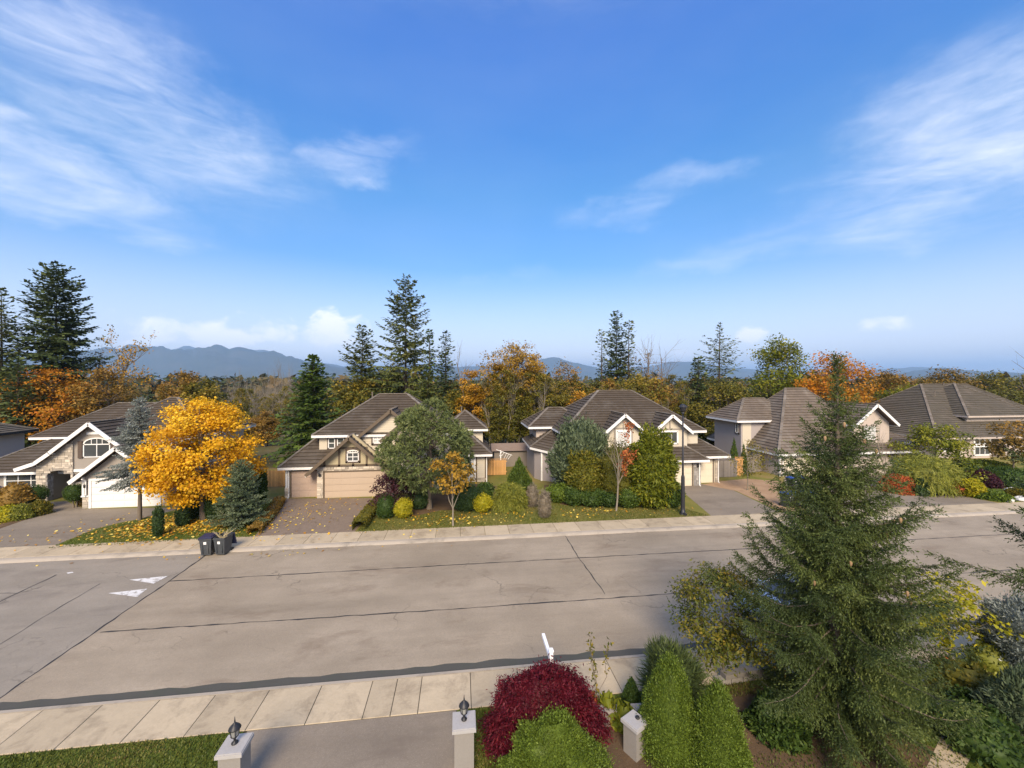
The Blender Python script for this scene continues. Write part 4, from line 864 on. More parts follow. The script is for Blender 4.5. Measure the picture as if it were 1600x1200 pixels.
# ------------------------------------------------------------------ plant materials
m_trunk = M('grey_brown_bark', (.15, .12, .09), .9, .3, 6, 25, .5); m_trunk_dk = M('dark_bark', (.085, .065, .05), .9, .3, 6, 25, .5)
m_trunk_pale = M('pale_bark', (.24, .205, .155), .9, .3, 3, 20, .3); m_twig = M('twig_wood', (.20, .165, .12), .85, .2, 8)
l_yellow = ML('golden_maple_leaf', [(.46, .21, .008), (.68, .36, .012), (.80, .49, .018), (.86, .60, .05)], .35)
l_gold = ML('gold_leaf', [(.16, .13, .015), (.34, .20, .015), (.50, .25, .02), (.58, .35, .04)], .35)
l_orange = ML('orange_leaf', [(.14, .12, .012), (.42, .20, .012), (.55, .22, .014), (.50, .15, .012)], .35)
l_rust = ML('rust_leaf', [(.10, .085, .02), (.19, .128, .024), (.29, .165, .03), (.37, .21, .04)], .3, osc=.12)
l_olive = ML('olive_leaf', [(.065, .075, .012), (.12, .118, .016), (.19, .16, .02), (.32, .22, .026)], .3, osc=.15)
l_yg = ML('yellow_green_leaf', [(.06, .085, .010), (.12, .15, .014), (.22, .23, .018), (.36, .32, .03)], .35, osc=.06)
l_green = ML('mid_green_leaf', [(.02, .042, .010), (.04, .075, .014), (.07, .115, .02), (.12, .165, .03)], .25, osc=.08)
l_dkgreen = ML('dark_green_leaf', [(.018, .036, .012), (.03, .058, .016), (.05, .085, .022), (.08, .115, .03)], .2, osc=.08)
l_bright = ML('bright_green_leaf', [(.055, .082, .012), (.098, .145, .018), (.145, .205, .024), (.21, .27, .036)], .25)
l_fir = ML('fir_needles', [(.034, .05, .02), (.056, .08, .026), (.086, .115, .034), (.13, .155, .048)], .12, osc=.06)
l_fir2 = ML('olive_fir_needles', [(.042, .054, .015), (.075, .094, .022), (.11, .13, .028), (.175, .17, .042)], .15, osc=.06)
l_cedar = ML('cedar_needles', [(.035, .062, .012), (.06, .10, .016), (.095, .14, .022), (.15, .19, .035)], .2, osc=.06)
l_spruce = ML('spruce_needles', [(.027, .042, .015), (.048, .07, .02), (.08, .108, .026), (.14, .165, .04)], .15)
l_blue = ML('blue_spruce_needles', [(.09, .11, .10), (.15, .175, .155), (.22, .245, .22), (.32, .345, .31)], .12)
l_blugr = ML('blue_green_needles', [(.045, .068, .036), (.08, .112, .056), (.125, .16, .082), (.19, .225, .125)], .15)
l_pine = ML('pine_needles', [(.055, .076, .028), (.098, .125, .043), (.155, .185, .06), (.24, .26, .092)], .15)
l_goldcy = ML('golden_cypress', [(.055, .075, .010), (.11, .12, .014), (.19, .17, .02), (.30, .22, .03)], .25)
l_purple = ML('purple_maple_leaf', [(.022, .008, .014), (.045, .014, .022), (.075, .022, .03), (.11, .035, .04)], .25)
l_red = ML('crimson_maple_leaf', [(.04, .004, .009), (.085, .006, .015), (.145, .011, .022), (.22, .03, .035)], .3)
l_redor = ML('red_orange_leaf', [(.18, .07, .02), (.42, .10, .03), (.55, .15, .05), (.48, .25, .06)], .3)
l_dry = ML('dry_leaf', [(.14, .115, .08), (.20, .165, .115), (.27, .225, .165), (.33, .28, .21)], .25)
l_yellowb = ML('yellow_shrub_leaf', [(.17, .19, .012), (.32, .31, .016), (.50, .42, .02), (.60, .52, .05)], .3)
l_lime = ML('lime_shrub_leaf', [(.08, .10, .016), (.16, .18, .025), (.27, .27, .04), (.38, .36, .08)], .3)
l_grass = ML('grass_blade', [(.075, .095, .016), (.115, .14, .024), (.17, .17, .04), (.27, .20, .075)], .3)
l_bronze = ML('bronze_leaf', [(.16, .12, .02), (.29, .18, .022), (.41, .235, .026), (.47, .30, .045)], .35)
l_fallen = ML('fallen_leaf', [(.34, .15, .02), (.58, .30, .02), (.70, .46, .04), (.74, .60, .16)], .1)

# ------------------------------------------------------------------ yard trees across the street
def at(px, py, z=.1): return G(px, py, z)
def h_from(px, base, top): d = F * 9.5 / (base - HZ); return ZD(top, d) - .1
x, y = at(318, 812)
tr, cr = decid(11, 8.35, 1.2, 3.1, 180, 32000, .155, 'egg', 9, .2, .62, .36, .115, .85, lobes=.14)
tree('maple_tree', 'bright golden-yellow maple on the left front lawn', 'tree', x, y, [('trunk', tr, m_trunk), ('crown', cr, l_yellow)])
x, y = at(218, 813)
tr, cr = conifer(12, 8.1, 2.5, 1.75, 150, lambda t: (1 - t) ** .75 * (.75 + .45 * np.sin(t * 9) ** 2), -.12, .6, .18, .1, .13, .6, .8, .12, .24, .3, needle_template(6, None, .7, .75, .3), 0, .13, .32, .12)
tree('silver_spruce', 'tall silvery spruce with bare lower trunk beside the golden maple', 'tree', x, y, [('trunk', tr, m_trunk), ('crown', cr, l_blue)])
x, y = at(376, 822)
tr, cr = conifer(13, 4.1, .15, 1.6, 120, lambda t: (1 - t) ** .62, .05, .7, .1, .12, .12, .5, .8, .1, .22, .3, needle_template(6, None, .7, .75, .3), 0, .09, .25)
tree('blue_spruce', 'bushy blue-green spruce right of the golden maple', 'tree', x, y, [('trunk', tr, m_trunk), ('crown', cr, l_blugr)])
x, y = at(671, 795)
def pine(seed, H, z0, R, n, L, squash=.9):
    tr, cr0 = decid(seed, H, z0, R, n, 10, .1, 'egg', 9, .2, .7, .33, .1, lobes=.12, squash=squash)
    rng = np.random.default_rng(seed); hh = rng.beta(1.3, 1.3, n * 9); a = rng.uniform(0, 6.283, n * 9); e = ENV['egg'](hh) * R * rng.uniform(.25, 1, n * 9) ** .33; P = np.stack([e * np.cos(a), e * squash * np.sin(a), z0 + (H - z0) * hh], 1)
    k = lump(P, seed, 1.7); q_ = (1 + .2 * k) * (1.12 - .42 * np.clip(hh - .35, 0, 1)); P = P * np.stack([q_, q_, 1 + .05 * k], 1); P = P[rng.uniform(size=len(P)) < .62 + .7 * k]
    out = unit((P - [0, 0, z0 + (H - z0) * .35]) / [R, R, H - z0]) + [0, 0, .35]; m = 16; Pn = np.repeat(P, m, 0); D = unit(np.repeat(unit(out), m, 0) * .8 + rng.normal(size=(len(Pn), 3)) * .75); B = unit(np.cross(D, rng.normal(size=D.shape)))
    V, Q = leaf_quads(Pn, D, B, L * rng.uniform(.7, 1.2, len(Pn)), L * .2, 0); t = .5 + .14 * np.repeat(rng.normal(size=len(P)), m) + .08 * rng.normal(size=len(Pn))
    bpy.data.meshes.remove(cr0); return tr, np_mesh('crown', V, [Q], np.clip(t, 0, 1))
tr, cr = pine(14, 7.9, 1.45, 2.95, 330, .32)
tree('pine_tree', 'large rounded green pine in front of the half-timbered house', 'tree', x, y, [('trunk', tr, m_trunk), ('crown', cr, l_pine)])
x, y = at(619, 797); tr, cr = decid(15, 2.9, .55, 1.65, 60, 5200, .15, 'dome', 7, .09, .45, .4, .15, .6)
tree('purple_maple', 'dark purple Japanese maple at the corner of the beige garage', 'tree', x, y, [('trunk', tr, m_trunk_dk), ('crown', cr, l_purple)])
x, y = at(708, 822); tr, cr = decid(16, 4.7, 1.95, 1.2, 42, 1100, .2, 'round', 6, .06, .6, .5, .17, .8)
tree('young_maple', 'slim young maple with sparse gold leaves before the pine', 'tree', x, y, [('trunk', tr, m_trunk_pale), ('crown', cr, l_bronze)])
x, y = at(963, 799)
bt, ps = bare_tree(17, 5.9, .085, .42, 3, .28, 6, .55, 4)
tips = np.array([p[0][-1] for p in ps if p[1][0] < .02]); rng = np.random.default_rng(3); tp = tips[(tips[:, 0] > .25)]; tp = np.repeat(tp, 5, 0) + rng.normal(size=(len(tp) * 5, 3)) * .12
T = unit(rng.normal(size=tp.shape)); V, Q = leaf_quads(tp, T, unit(np.cross(T, rng.normal(size=T.shape))), .16, .12)
tree('bare_young_tree', 'almost leafless pale tree with a few red leaves on its right', 'tree', x, y, [('trunk', bt, m_trunk_pale), ('crown', np_mesh('crown', V, [Q], rng.uniform(0, 1, len(Q))), l_redor)])
x, y = at(906, 770); me = shrub(18, 2.35, 2.2, 6.1, 9000, .36, .3, 'egg', (.45, .55, .35), .2, 3.4, .25)
tree('blue_cypress', 'large blue-green cypress before the two-gabled house', 'tree', x, y, [('foliage', me, l_blugr), ('trunk', stems_mesh(18, 3, 2, .3, .08), m_trunk_dk)])
x, y = at(914, 782); me = shrub(19, 1.5, 1.4, 4.0, 6500, .24, .4, 'egg', (.7, .05, .5), .22, 4.5, .25)
tree('golden_cypress', 'bronze-gold false cypress in front of the blue-green cypress', 'shrub', x, y, [('foliage', me, l_goldcy), ('trunk', stems_mesh(19, 2, 1, .2, .05), m_trunk_dk)])
x, y = at(1019, 790)
me = shrub(20, 1.75, 1.6, 5.7, 9500, .3, .4, 'egg', (.75, -.25, .4), .24, 5.0, .28)
tree('weeping_cypress', 'tall green-gold weeping cypress left of the street lamp', 'tree', x, y, [('foliage', me, l_yg), ('trunk', stems_mesh(20, 2, 2, .2, .08), m_trunk_dk)])

# ------------------------------------------------------------------ yard shrubs across the street
BUSH = []
def bush(name, label, px, base, top, wpx, mat, env='round', n=2500, L=.13, asp=.6, dirm=(.5, .3, .6), lumps=.17, lf=3.2, cat='shrub', dep=1., group=None, stems=False, clear=0., depth=.14):
    d = F * 9.5 / (base - HZ); x, y = at(px, base); H = max(.25, ZD(top, d) - .1); R = wpx * d / F / 2
    me = shrub(len(BUSH) + 40, R, R * dep, H * (1 - clear), n, L, asp, env, dirm, lumps, lf, depth, z0=H * clear)
    pr = [('foliage', me, mat)]
    if stems or clear: pr.append(('stem', stems_mesh(len(BUSH), 4, H * max(clear * 1.2, .4), R * .4, .025 if not clear else .04), m_twig))
    o = tree(name, label, cat, x, y, pr, group=group); BUSH.append(o); return o
bush('clipped_cone_shrub', 'clipped green cone shrub at the corner of the paver drive', 603, 809, 771, 28, l_green, 'egg', 3500, .07, dirm=(.6, .3, .4), lumps=.04)
bush('round_yellow_shrub', 'round yellow-green clipped shrub beside the green cone shrub', 630, 809, 779, 27, l_yellowb, 'round', 3000, .08)
bush('round_yellow_shrub', 'round yellow shrub right of the slim young maple', 753, 800, 771, 30, l_yellowb, 'round', 2600, .1, lumps=.15)
bush('dark_hedge_shrub', 'dark green clipped shrub right behind the slim young maple', 729, 798, 758, 42, l_dkgreen, 'col', 4200, .1, dep=.8)
bush('dark_hedge_shrub', 'dark low shrub at the foot of the pine, left of its trunk', 655, 795, 762, 34, l_dkgreen, 'round', 2600, .1)
bush('arching_shrub', 'yellow-green arching shrub left of the dry grey bushes', 796, 794, 755, 58, l_lime, 'dome', 5200, .3, .14, (.6, -.5, .45), .2, 4, dep=.8)
bush('small_shrub', 'small leafy green shrub left of the arching yellow-green shrub', 757, 782, 755, 30, l_green, 'round', 1800, .14)
bush('cedar_pyramid', 'green pyramid cedar between the two brown-roofed houses', 811, 762, 717, 44, l_cedar, 'cone', 4200, .22, .3, (.35, .8, .3), .08)
bush('dry_grey_bush', 'dry grey-brown columnar bush, the left one of the pair', 832, 792, 756, 19, l_dry, 'egg', 2600, .2, .12, (.6, .5, .5), .25, 5, depth=.4)
bush('dry_grey_bush', 'dry grey-brown columnar bush, the right one of the pair', 851, 809, 765, 19, l_dry, 'egg', 2800, .2, .12, (.6, .5, .5), .25, 5, depth=.4)
for i, (px, b, t, w, mt, lb) in enumerate([(873, 784, 756, 36, l_bright, 'low bright green shrub just right of the dry bushes'), (898, 789, 762, 34, l_green, 'low green shrub below the bronze-gold cypress'), (925, 790, 764, 38, l_green, 'low leafy green shrub second left of the bare pale tree'), (949, 791, 768, 34, l_green, 'low green shrub directly left of the bare pale tree'), (982, 792, 760, 40, l_cedar, 'low spreading green shrub between bare pale tree and weeping cypress'), (1050, 792, 752, 34, l_cedar, 'dense green shrub at the foot of the street lamp')]):
    bush('low_shrub', lb, px, b, t, w, mt, 'round', 2400, .15, .5, lumps=.2, lf=4)
bush('twiggy_shrub', 'brown-green twiggy shrub behind the bare pale tree', 966, 786, 688, 56, l_olive, 'egg', 4200, .2, .35, (.5, .3, .6), .25, 4, depth=.35)
bush('small_cedar', 'small dark columnar cedar on the leaf-strewn left lawn', 247, 838, 792, 14, l_dkgreen, 'col', 2200, .1)
bush('dark_shrub', 'dark green shrub left of the golden maple trunk', 286, 822, 790, 18, l_dkgreen, 'col', 1800, .1)
for px, lb in ((300, 'dark cedar just left of the golden maple trunk, behind it'), (332, 'dark cedar just right of the golden maple trunk'), (346, 'dark cedar between golden maple and blue-green spruce')):
    bush('dark_cedar', lb, px, 812, 770, 20, l_dkgreen, 'col', 1800, .12)
bush('slim_cedar', 'slim green cedar beside the wooden fence, left of the pink-beige garage', 408, 786, 735, 16, l_green, 'col', 2400, .12, dirm=(.3, .8, .3))
bush('topiary_ball', 'clipped green ball on a stem left of the stone porch', 55, 797, 758, 29, l_green, 'round', 3200, .07, lumps=.04, clear=.3)
bush('topiary_ball', 'clipped green ball on a stem right of the stone porch', 117, 793, 756, 26, l_green, 'round', 3200, .07, lumps=.04, clear=.28)
bush('rust_maple_shrub', 'small rust-red maple left of the clipped balls', 24, 803, 752, 44, l_rust, 'dome', 1600, .16, .7, lumps=.3, clear=.35, depth=.5)
for px, b, w, mt, lb in ((8, 812, 40, l_yellowb, 'bright yellow low shrub at the left edge'), (33, 810, 30, l_lime, 'low yellow-green shrub below the rust-red maple'), (62, 804, 26, l_olive, 'low olive shrub at the bend of the left drive')):
    bush('low_shrub', lb, px, b, b - 22, w, mt, 'dome', 1500, .13, lumps=.2)
bush('low_shrub', 'brownish low shrub beside the porch, right of the ball topiary', 130, 790, 770, 16, l_rust, 'round', 900, .13, lumps=.2)
def hedge(name, label, pts, w, hh, mat, n, L=.08):
    P = [at(*p) for p in pts]; o = P[0]; me = hedge_mesh(len(BUSH), [(p[0] - o[0], p[1] - o[1]) for p in P], w, hh, n, L); BUSH.append(1)
    tree(name, label, 'hedge', o[0], o[1], [('foliage', me, mat)])
hedge('clipped_hedge', 'clipped olive hedge along the right edge of the paver drive', [(598, 783), (580, 803), (560, 829)], .85, .62, l_olive, 6500)
hedge('low_hedge', 'low rusty hedge along the left edge of the paver drive', [(438, 785), (424, 806), (396, 836)], .7, .45, l_rust, 4200, .1)
# right-hand gardens
x, y = at(1168, 766); bt, _ = decid(31, 4.3, 1.0, 1.5, 40, 1100, .13, 'round', 6, .06, .6, .5, .16), 0
tree('olive_small_tree', 'thin olive-leaved tree in the bark bed left of the near spruce', 'tree', x, y, [('trunk', bt[0], m_twig), ('crown', bt[1], l_olive)])
bush('cedar_pyramid', 'small dark cedar pyramid beside the grey fence', 1147, 740, 688, 20, l_cedar, 'cone', 1800, .2, .3, (.3, .8, .3))
bush('cedar_pyramid', 'shorter cedar right of the small dark pyramid', 1162, 742, 695, 16, l_green, 'cone', 1200, .2, .3, (.3, .8, .3))
x, y = at(1460, 748); tr, cr = decid(32, 5.2, .5, 3.0, 60, 5200, .22, 'dome', 7, .1, .5, .4, .15)
tree('yellow_green_tree', 'yellow-green bushy tree in front of the wide grey-roofed house', 'tree', x, y, [('trunk', tr, m_trunk), ('crown', cr, l_yg)])
x, y = at(1442, 766); me = shrub(33, 2.9, 2.2, 3.0, 5200, .5, .13, 'dome', (.6, -.6, .4), .2, 3.5, .3)
tree('weeping_shrub', 'weeping lime-green shrub beside the right-hand drive', 'shrub', x, y, [('foliage', me, l_lime), ('stem', stems_mesh(4, 4, 2, .8, .04), m_twig)])
for a in ((1402, 768, 742, 44, l_redor, 'dome', 'reddish shrub right beside the near spruce top'), (1465, 768, 740, 34, l_green, 'round', 'dark green shrub below the weeping lime shrub'), (1488, 772, 752, 26, l_redor, 'round', 'red-orange low shrub left of the yellow one'), (1517, 776, 748, 28, l_yellowb, 'round', 'bright yellow-green round shrub near the right drive'),
          (1533, 758, 735, 44, l_purple, 'dome', 'maroon shrub behind the yellow round shrub'), (1572, 757, 730, 64, l_green, 'dome', 'broad green hedge shrub at the right edge'), (1545, 735, 719, 60, l_yg, 'dome', 'low yellow-green shrub under the bay windows'), (1505, 748, 722, 40, l_dkgreen, 'round', 'dark shrub left of the bay windows'), (1590, 778, 764, 30, l_olive, 'dome', 'low olive plants beside the white rocks'), (1430, 770, 745, 40, l_dkgreen, 'dome', 'dark green low shrub at the right drive'), (1545, 778, 766, 46, l_bright, 'dome', 'low light green ground plants by the drive')):
    bush('garden_shrub', a[6], a[0], a[1], a[2], a[3], a[4], a[5], 2600, .2, .55, lumps=.2, lf=3.5)
x, y = at(1583, 742); tr, cr = decid(34, 5.2, 1.4, 2.2, 45, 2600, .24, 'round', 6, .09, .55, .45, .16)
tree('orange_small_tree', 'small orange-brown tree at the right edge before the wide house', 'tree', x, y, [('trunk', tr, m_trunk), ('crown', cr, l_rust)])
x, y = at(1388, 765); bt, _ = bare_tree(35, 5.8, .07, .4, 3, .2, 5, .5, 4); tree('bare_shrub_tree', 'bare thin tree in front of the pinkish gable', 'tree', x, y, [('trunk', bt, m_twig)])

# ------------------------------------------------------------------ woods behind the houses
def back(name, label, px, d, top, parts_fn, wpx, cat='tree', rz=0.):
    x, y = DP(px, d); z = float(zt(x, y)); Hh = ZD(top, d) - z; R = wpx * d / F / 2
    return tree(name, label, cat, x, y, parts_fn(Hh, R), z, rz=rz)
def fir(seed, mat, nb=110, frac=.12, pw=.8, **k):
    kw = dict(e0=-.18, e1=.55, droop=.12, up=.12, spacing=.3, tl=1.5, tang=.85, hang=.25, unit_l=.62, w=.62, tr=.28, jit=.3); kw.update(k); nb = int(nb * 1.7)
    def f(Hh, R):
        t, c = conifer(seed, Hh, Hh * frac, R * 1.08, nb, kw.pop('prof', lambda t: (1 - t) ** pw), **kw); return [('trunk', t, m_trunk_dk), ('crown', c, mat)]
    return f
def dec(seed, mat, nl=6000, nc=70, frac=.15, ls=.34, env='egg', tm=None, **k):
    def f(Hh, R):
        t, c = decid(seed, Hh, Hh * frac, R, nc, nl, ls, env, 8, .22, **k); return [('trunk', t, tm or m_trunk), ('crown', c, mat)]
    return f
back('douglas_fir', 'tall dark fir with wide layered branches at the far left', 88, 58, 414, fir(51, l_fir, 150, .15, .55, jit=.35, gaps=.10, w=.75, tl=1.8), 128)
back('conifer', 'lighter green conifer cut by the left edge', 2, 55, 452, fir(52, l_fir2, 120, .1, .75, gaps=.15), 96)
back('conifer', 'dense green conifer below the tall dark fir at left', 28, 50, 560, fir(53, l_fir, 90, .05, .7), 80)
back('orange_tree', 'orange-gold tree behind the left house roof', 80, 53, 574, dec(54, l_orange, 9000, 90, .1, .3, flat=.45), 108)
back('rust_tree', 'rust-brown tree right of the orange-gold one at left', 165, 55, 576, dec(55, l_rust, 6500, 80, .1, .3), 90)
def bare_with(seed, mat, k=2):
    def f(Hh, R):
        t, ps = bare_tree(seed, Hh, .22, .45, 3, .35, 6, .4, 4); rng = np.random.default_rng(seed); tp = np.array([p[0][-1] for p in ps if p[1][0] < .08]); tp = np.repeat(tp, k, 0) + rng.normal(size=(len(tp) * k, 3)) * .25
        T = unit(rng.normal(size=tp.shape)); V, Q = leaf_quads(tp, T, unit(np.cross(T, rng.normal(size=T.shape))), .3, .22); return [('trunk', t, m_trunk), ('crown', np_mesh('crown', V, [Q], rng.uniform(0, 1, len(Q))), mat)]
    return f
back('half_bare_tree', 'half-bare tree with thin gold leaves against the mountain', 172, 60, 530, bare_with(56, l_gold), 60)
back('bare_tree', 'greyish bare tree between fir and mountain', 138, 62, 552, bare_with(57, l_dry, 1), 50)
back('rust_tree', 'rust-orange tree top behind the golden maple', 288, 62, 578, dec(58, l_rust, 5200, 70, .1, .32), 74)
back('cedar_tree', 'broad green pointed cedar left of the half-timbered house', 488, 47, 557, fir(59, l_cedar, 170, .03, .75, e0=.0, e1=.8, droop=.2, up=.0, spacing=.3, tl=1.1, unit_l=.6, hang=.3, jit=.22), 112)
back('conifer', 'uneven conifer left of the tallest airy fir', 565, 62, 510, fir(60, l_fir2, 105, .2, .7, gaps=.3, jit=.45, w=.6), 92)
back('tall_fir', 'tallest airy fir above the half-timbered house', 634, 62, 432, fir(61, l_fir2, 140, .12, .62, gaps=.22, jit=.35, spacing=.3, tl=1.4, w=.62, clear=.2, hang=.45), 126)
back('slim_conifer', 'slim olive conifer hugging the tallest fir', 672, 60, 515, fir(62, l_cedar, 80, .1, .7, e0=.2, hang=.4, tl=.6), 24)
back('dark_conifer', 'small dark fir right of the tallest airy fir', 696, 63, 519, fir(63, l_fir, 85, .15, .55, jit=.4, gaps=.1), 46)
back('yellow_tree', 'yellow-green tree left of the big brown maple', 739, 56, 570, dec(64, l_gold, 8000, 80, .1, .26), 56)
def snag(seed, r=.16):
    def f(Hh, R): t, _ = bare_tree(seed, Hh, r, .5, 2, .5, 4, .3, 5); return [('trunk', t, m_trunk)]
    return f
back('bare_snag', 'forked bare snag beside the big brown maple', 741, 60, 534, snag(65), 30)
back('big_maple', 'big brown-gold maple standing between the two brown-roofed houses', 806, 56, 527, dec(66, l_bronze, 16000, 150, .10, .26, 'top', flat=.6, twigs=2, shell=.5, rc=.11, bare=.12), 104)
back('yellow_tree', 'golden yellow bush-like tree right of the big brown maple', 906, 58, 610, dec(67, l_gold, 4200, 60, .05, .28), 56)
back('rust_tree', 'reddish brown tree left of the dark pointed spruce', 882, 66, 560, dec(68, l_rust, 3600, 60, .1, .3, twigs=2), 66)
back('dark_green_tree', 'dark green round tree behind the gap between the houses', 858, 60, 588, dec(69, l_olive, 5000, 60, .05, .3), 60)
back('spruce', 'dark pointed spruce above the two-gabled house', 962, 72, 487, fir(70, l_fir, 120, .15, .62, gaps=.1, jit=.35), 66)
back('airy_conifer', 'airy grey-green conifer just right of the pointed spruce', 982, 70, 503, fir(71, l_fir2, 75, .25, .5, gaps=.35, jit=.5, spacing=.6, clear=.3), 44)
back('airy_conifer', 'thin crooked conifer just left of the pointed spruce', 940, 70, 516, fir(72, l_fir2, 45, .35, .4, gaps=.4, jit=.5, spacing=.7, clear=.3), 26)
back('dead_tree', 'dead bare trunk, the left one of two poles', 1019, 66, 520, snag(73, .17), 20)
back('dead_tree', 'dead bare trunk, the right one of two poles', 1031, 64, 530, snag(74, .15), 20)
back('bare_tree', 'bushy bare tree around the dead trunks', 1020, 68, 560, bare_with(75, l_dry, 1), 60)
back('dead_top_cedar', 'airy cedar with a bare dead top beside the white cloud', 1123, 66, 508, fir(76, l_fir2, 95, .2, .35, prof=lambda t: 0.05 if t > .82 else (1 - t) ** .55, gaps=.3, jit=.4, spacing=.5, clear=.25, w=.4), 84)
back('conifer', 'dark conifer left of the airy dead-topped cedar', 1091, 62, 560, fir(77, l_fir, 95, .1, .6), 54)
back('poplar', 'pale yellow-green poplar behind the tan-roofed house', 1217, 66, 522, dec(78, l_yg, 9000, 95, .1, .36, 'egg', flat=.9), 82)
back('orange_tree', 'round orange tree behind the foreground spruce tip', 1302, 60, 550, dec(79, l_orange, 9000, 90, .1, .32), 108)
back('rust_tree', 'brown tree right of the round orange tree', 1392, 72, 576, dec(80, l_rust, 4200, 60, .1, .36), 72)
back('olive_tree', 'dense olive-green tree between tan and grey roofs', 1412, 64, 600, dec(81, l_yg, 5600, 70, .05, .34), 74)
back('rust_tree', 'orange-brown broad tree behind the grey roof', 1478, 86, 576, dec(82, l_rust, 5200, 70, .1, .42), 84)
back('olive_tree', 'dark olive tree behind the right end of the grey roof', 1545, 84, 584, dec(83, l_olive, 6000, 70, .05, .42), 96)
back('bare_tree', 'bare branches reaching in at the right edge', 1600, 62, 538, snag(84, .2), 50)
back('olive_tree', 'olive tree at the far right behind the bare branches', 1602, 88, 590, dec(85, l_olive, 5200, 60, .05, .42), 90)
back('olive_tree', 'green-gold tree left of the tan-roofed house', 1135, 56, 592, dec(86, l_olive, 6500, 80, .05, .3), 110)
back('olive_tree', 'olive green tree just behind the tallest fir', 610, 66, 570, dec(87, l_olive, 5200, 60, .05, .36), 96)
back('dark_conifer', 'dark green conifer behind the pine, right of the airy fir', 668, 54, 585, fir(88, l_fir2, 95, .05, .6), 76)
back('olive_tree', 'brown-olive tree behind the two-gabled house roof', 1000, 62, 582, dec(89, l_olive, 4800, 60, .05, .34, twigs=2), 96)
# prototypes copied through the wood: each copy is a tree of its own
rng = np.random.default_rng(77)
protos = []
for i, (nm, lb, parts) in enumerate([
    ('alder', 'slender pale-trunked alder in the thicket behind the houses', lambda: [('trunk', bare_tree(101, 13, .11, .4, 2, .4, 6, .6, 4)[0], m_trunk_pale), ('crown', decid(101, 13, 2.5, 2.0, 60, 2200, .28, 'egg', 4, .05, lobes=.3)[1], l_olive)]),
    ('bare_alder', 'leafless pale alder in the brown thicket left of the cedar', lambda: [('trunk', bare_tree(102, 13, .12, .38, 3, .3, 6, .6, 3)[0], m_trunk_pale)]),
    ('forest_maple', 'leafy autumn tree in the wood behind the houses', lambda: [('trunk', bare_tree(103, 9, .2, .4, 2, .2, 4, .5, 4)[0], m_trunk), ('crown', decid(103, 11, .8, 3.6, 70, 4200, .42, 'egg', 5, .1)[1], l_rust)]),
    ('forest_tree', 'olive-green leafy tree in the wood behind the houses', lambda: [('trunk', bare_tree(104, 9, .2, .4, 2, .2, 4, .5, 4)[0], m_trunk), ('crown', decid(104, 11, .5, 3.8, 70, 4200, .42, 'egg', 5, .1)[1], l_olive)]),
    ('forest_conifer', 'dark green conifer in the wood behind the houses', lambda: [('%s' % n, m, mt) for n, m, mt in zip(('trunk', 'crown'), conifer(105, 15, 1, 2.9, 95, lambda t: (1 - t) ** .75, -.15, .5, .15, .1, .5, 1.3, .85, .25, .75, .45, tr=.2, jit=.3), (m_trunk_dk, l_fir2))])]):
    o = tree(nm, lb, 'tree', 0, 0, parts(), 0, group='wood behind the houses: ' + nm.replace('_', ' ')); protos.append([o, False])
LBL = ['slender pale-trunked alder', 'leafless pale alder', 'rusty autumn tree', 'olive-green leafy tree', 'dark green forest conifer']
def plant(k, x, y, s, where='behind the houses', sz=1.):
    o, used = protos[k]; lb = LBL[k] + ' ' + where; gp = LBL[k] + 's ' + where; z = float(zt(x, y)); rz = float(rng.uniform(0, 6.28))
    if not used: o.location = (x, y, z); o.rotation_euler = (0, 0, rz); o.scale = (s, s, s * sz); protos[k][1] = True
    else: o = clone(o, x, y, z, rz, (s, s, s * sz))
    o['label'] = lb; o['group'] = gp
for i in range(52): plant(0, *DP(rng.uniform(765, 850), rng.uniform(50, 62)), rng.uniform(.55, .85), 'between the two brown-roofed houses')
for i in range(18): plant(0, *DP(rng.uniform(880, 1180), rng.uniform(56, 70)), rng.uniform(.6, .85), 'behind the two-gabled house')
for i in range(95): plant(1, *DP(rng.uniform(350, 480), rng.uniform(85, 135)), rng.uniform(.95, 1.25), 'in the bare thicket left of the broad cedar')
for i in range(16): plant(0, *DP(rng.uniform(350, 490), rng.uniform(70, 85)), rng.uniform(.6, .8), 'at the foot of the bare thicket')
for lo, hi, d0, d1, n, ks, wh in ((-260, 1850, 90, 175, 120, (2, 3, 4, 4), 'in the far wood beyond all the houses'), (-200, 330, 60, 80, 22, (2, 2, 3), 'behind the taupe left house'), (360, 450, 58, 68, 7, (2,), 'between the golden maple and the broad cedar'), (540, 760, 56, 72, 18, (3, 4, 3), 'behind the half-timbered house'), (840, 1180, 58, 78, 28, (2, 3, 4, 3), 'behind the house with two white-edged gables'), (1180, 1400, 70, 86, 14, (2, 3, 4), 'behind the tan-roofed house'), (1380, 1850, 88, 110, 22, (2, 3, 3, 4), 'behind the wide grey-roofed house')):
    for i in range(n):
        px, d = rng.uniform(lo, hi), rng.uniform(d0, d1); k = int(rng.choice(ks))
        if 340 < px < 490 and d > 80: continue
        x, y = DP(px, d); z = float(zt(x, y)); room = (ZD(rng.uniform(636, 660) if hi == 450 else rng.uniform(588, 612), d) - z) / (15 if k == 4 else 11)
        plant(k, x, y, float(np.clip(room, .35, 1.35)), wh)
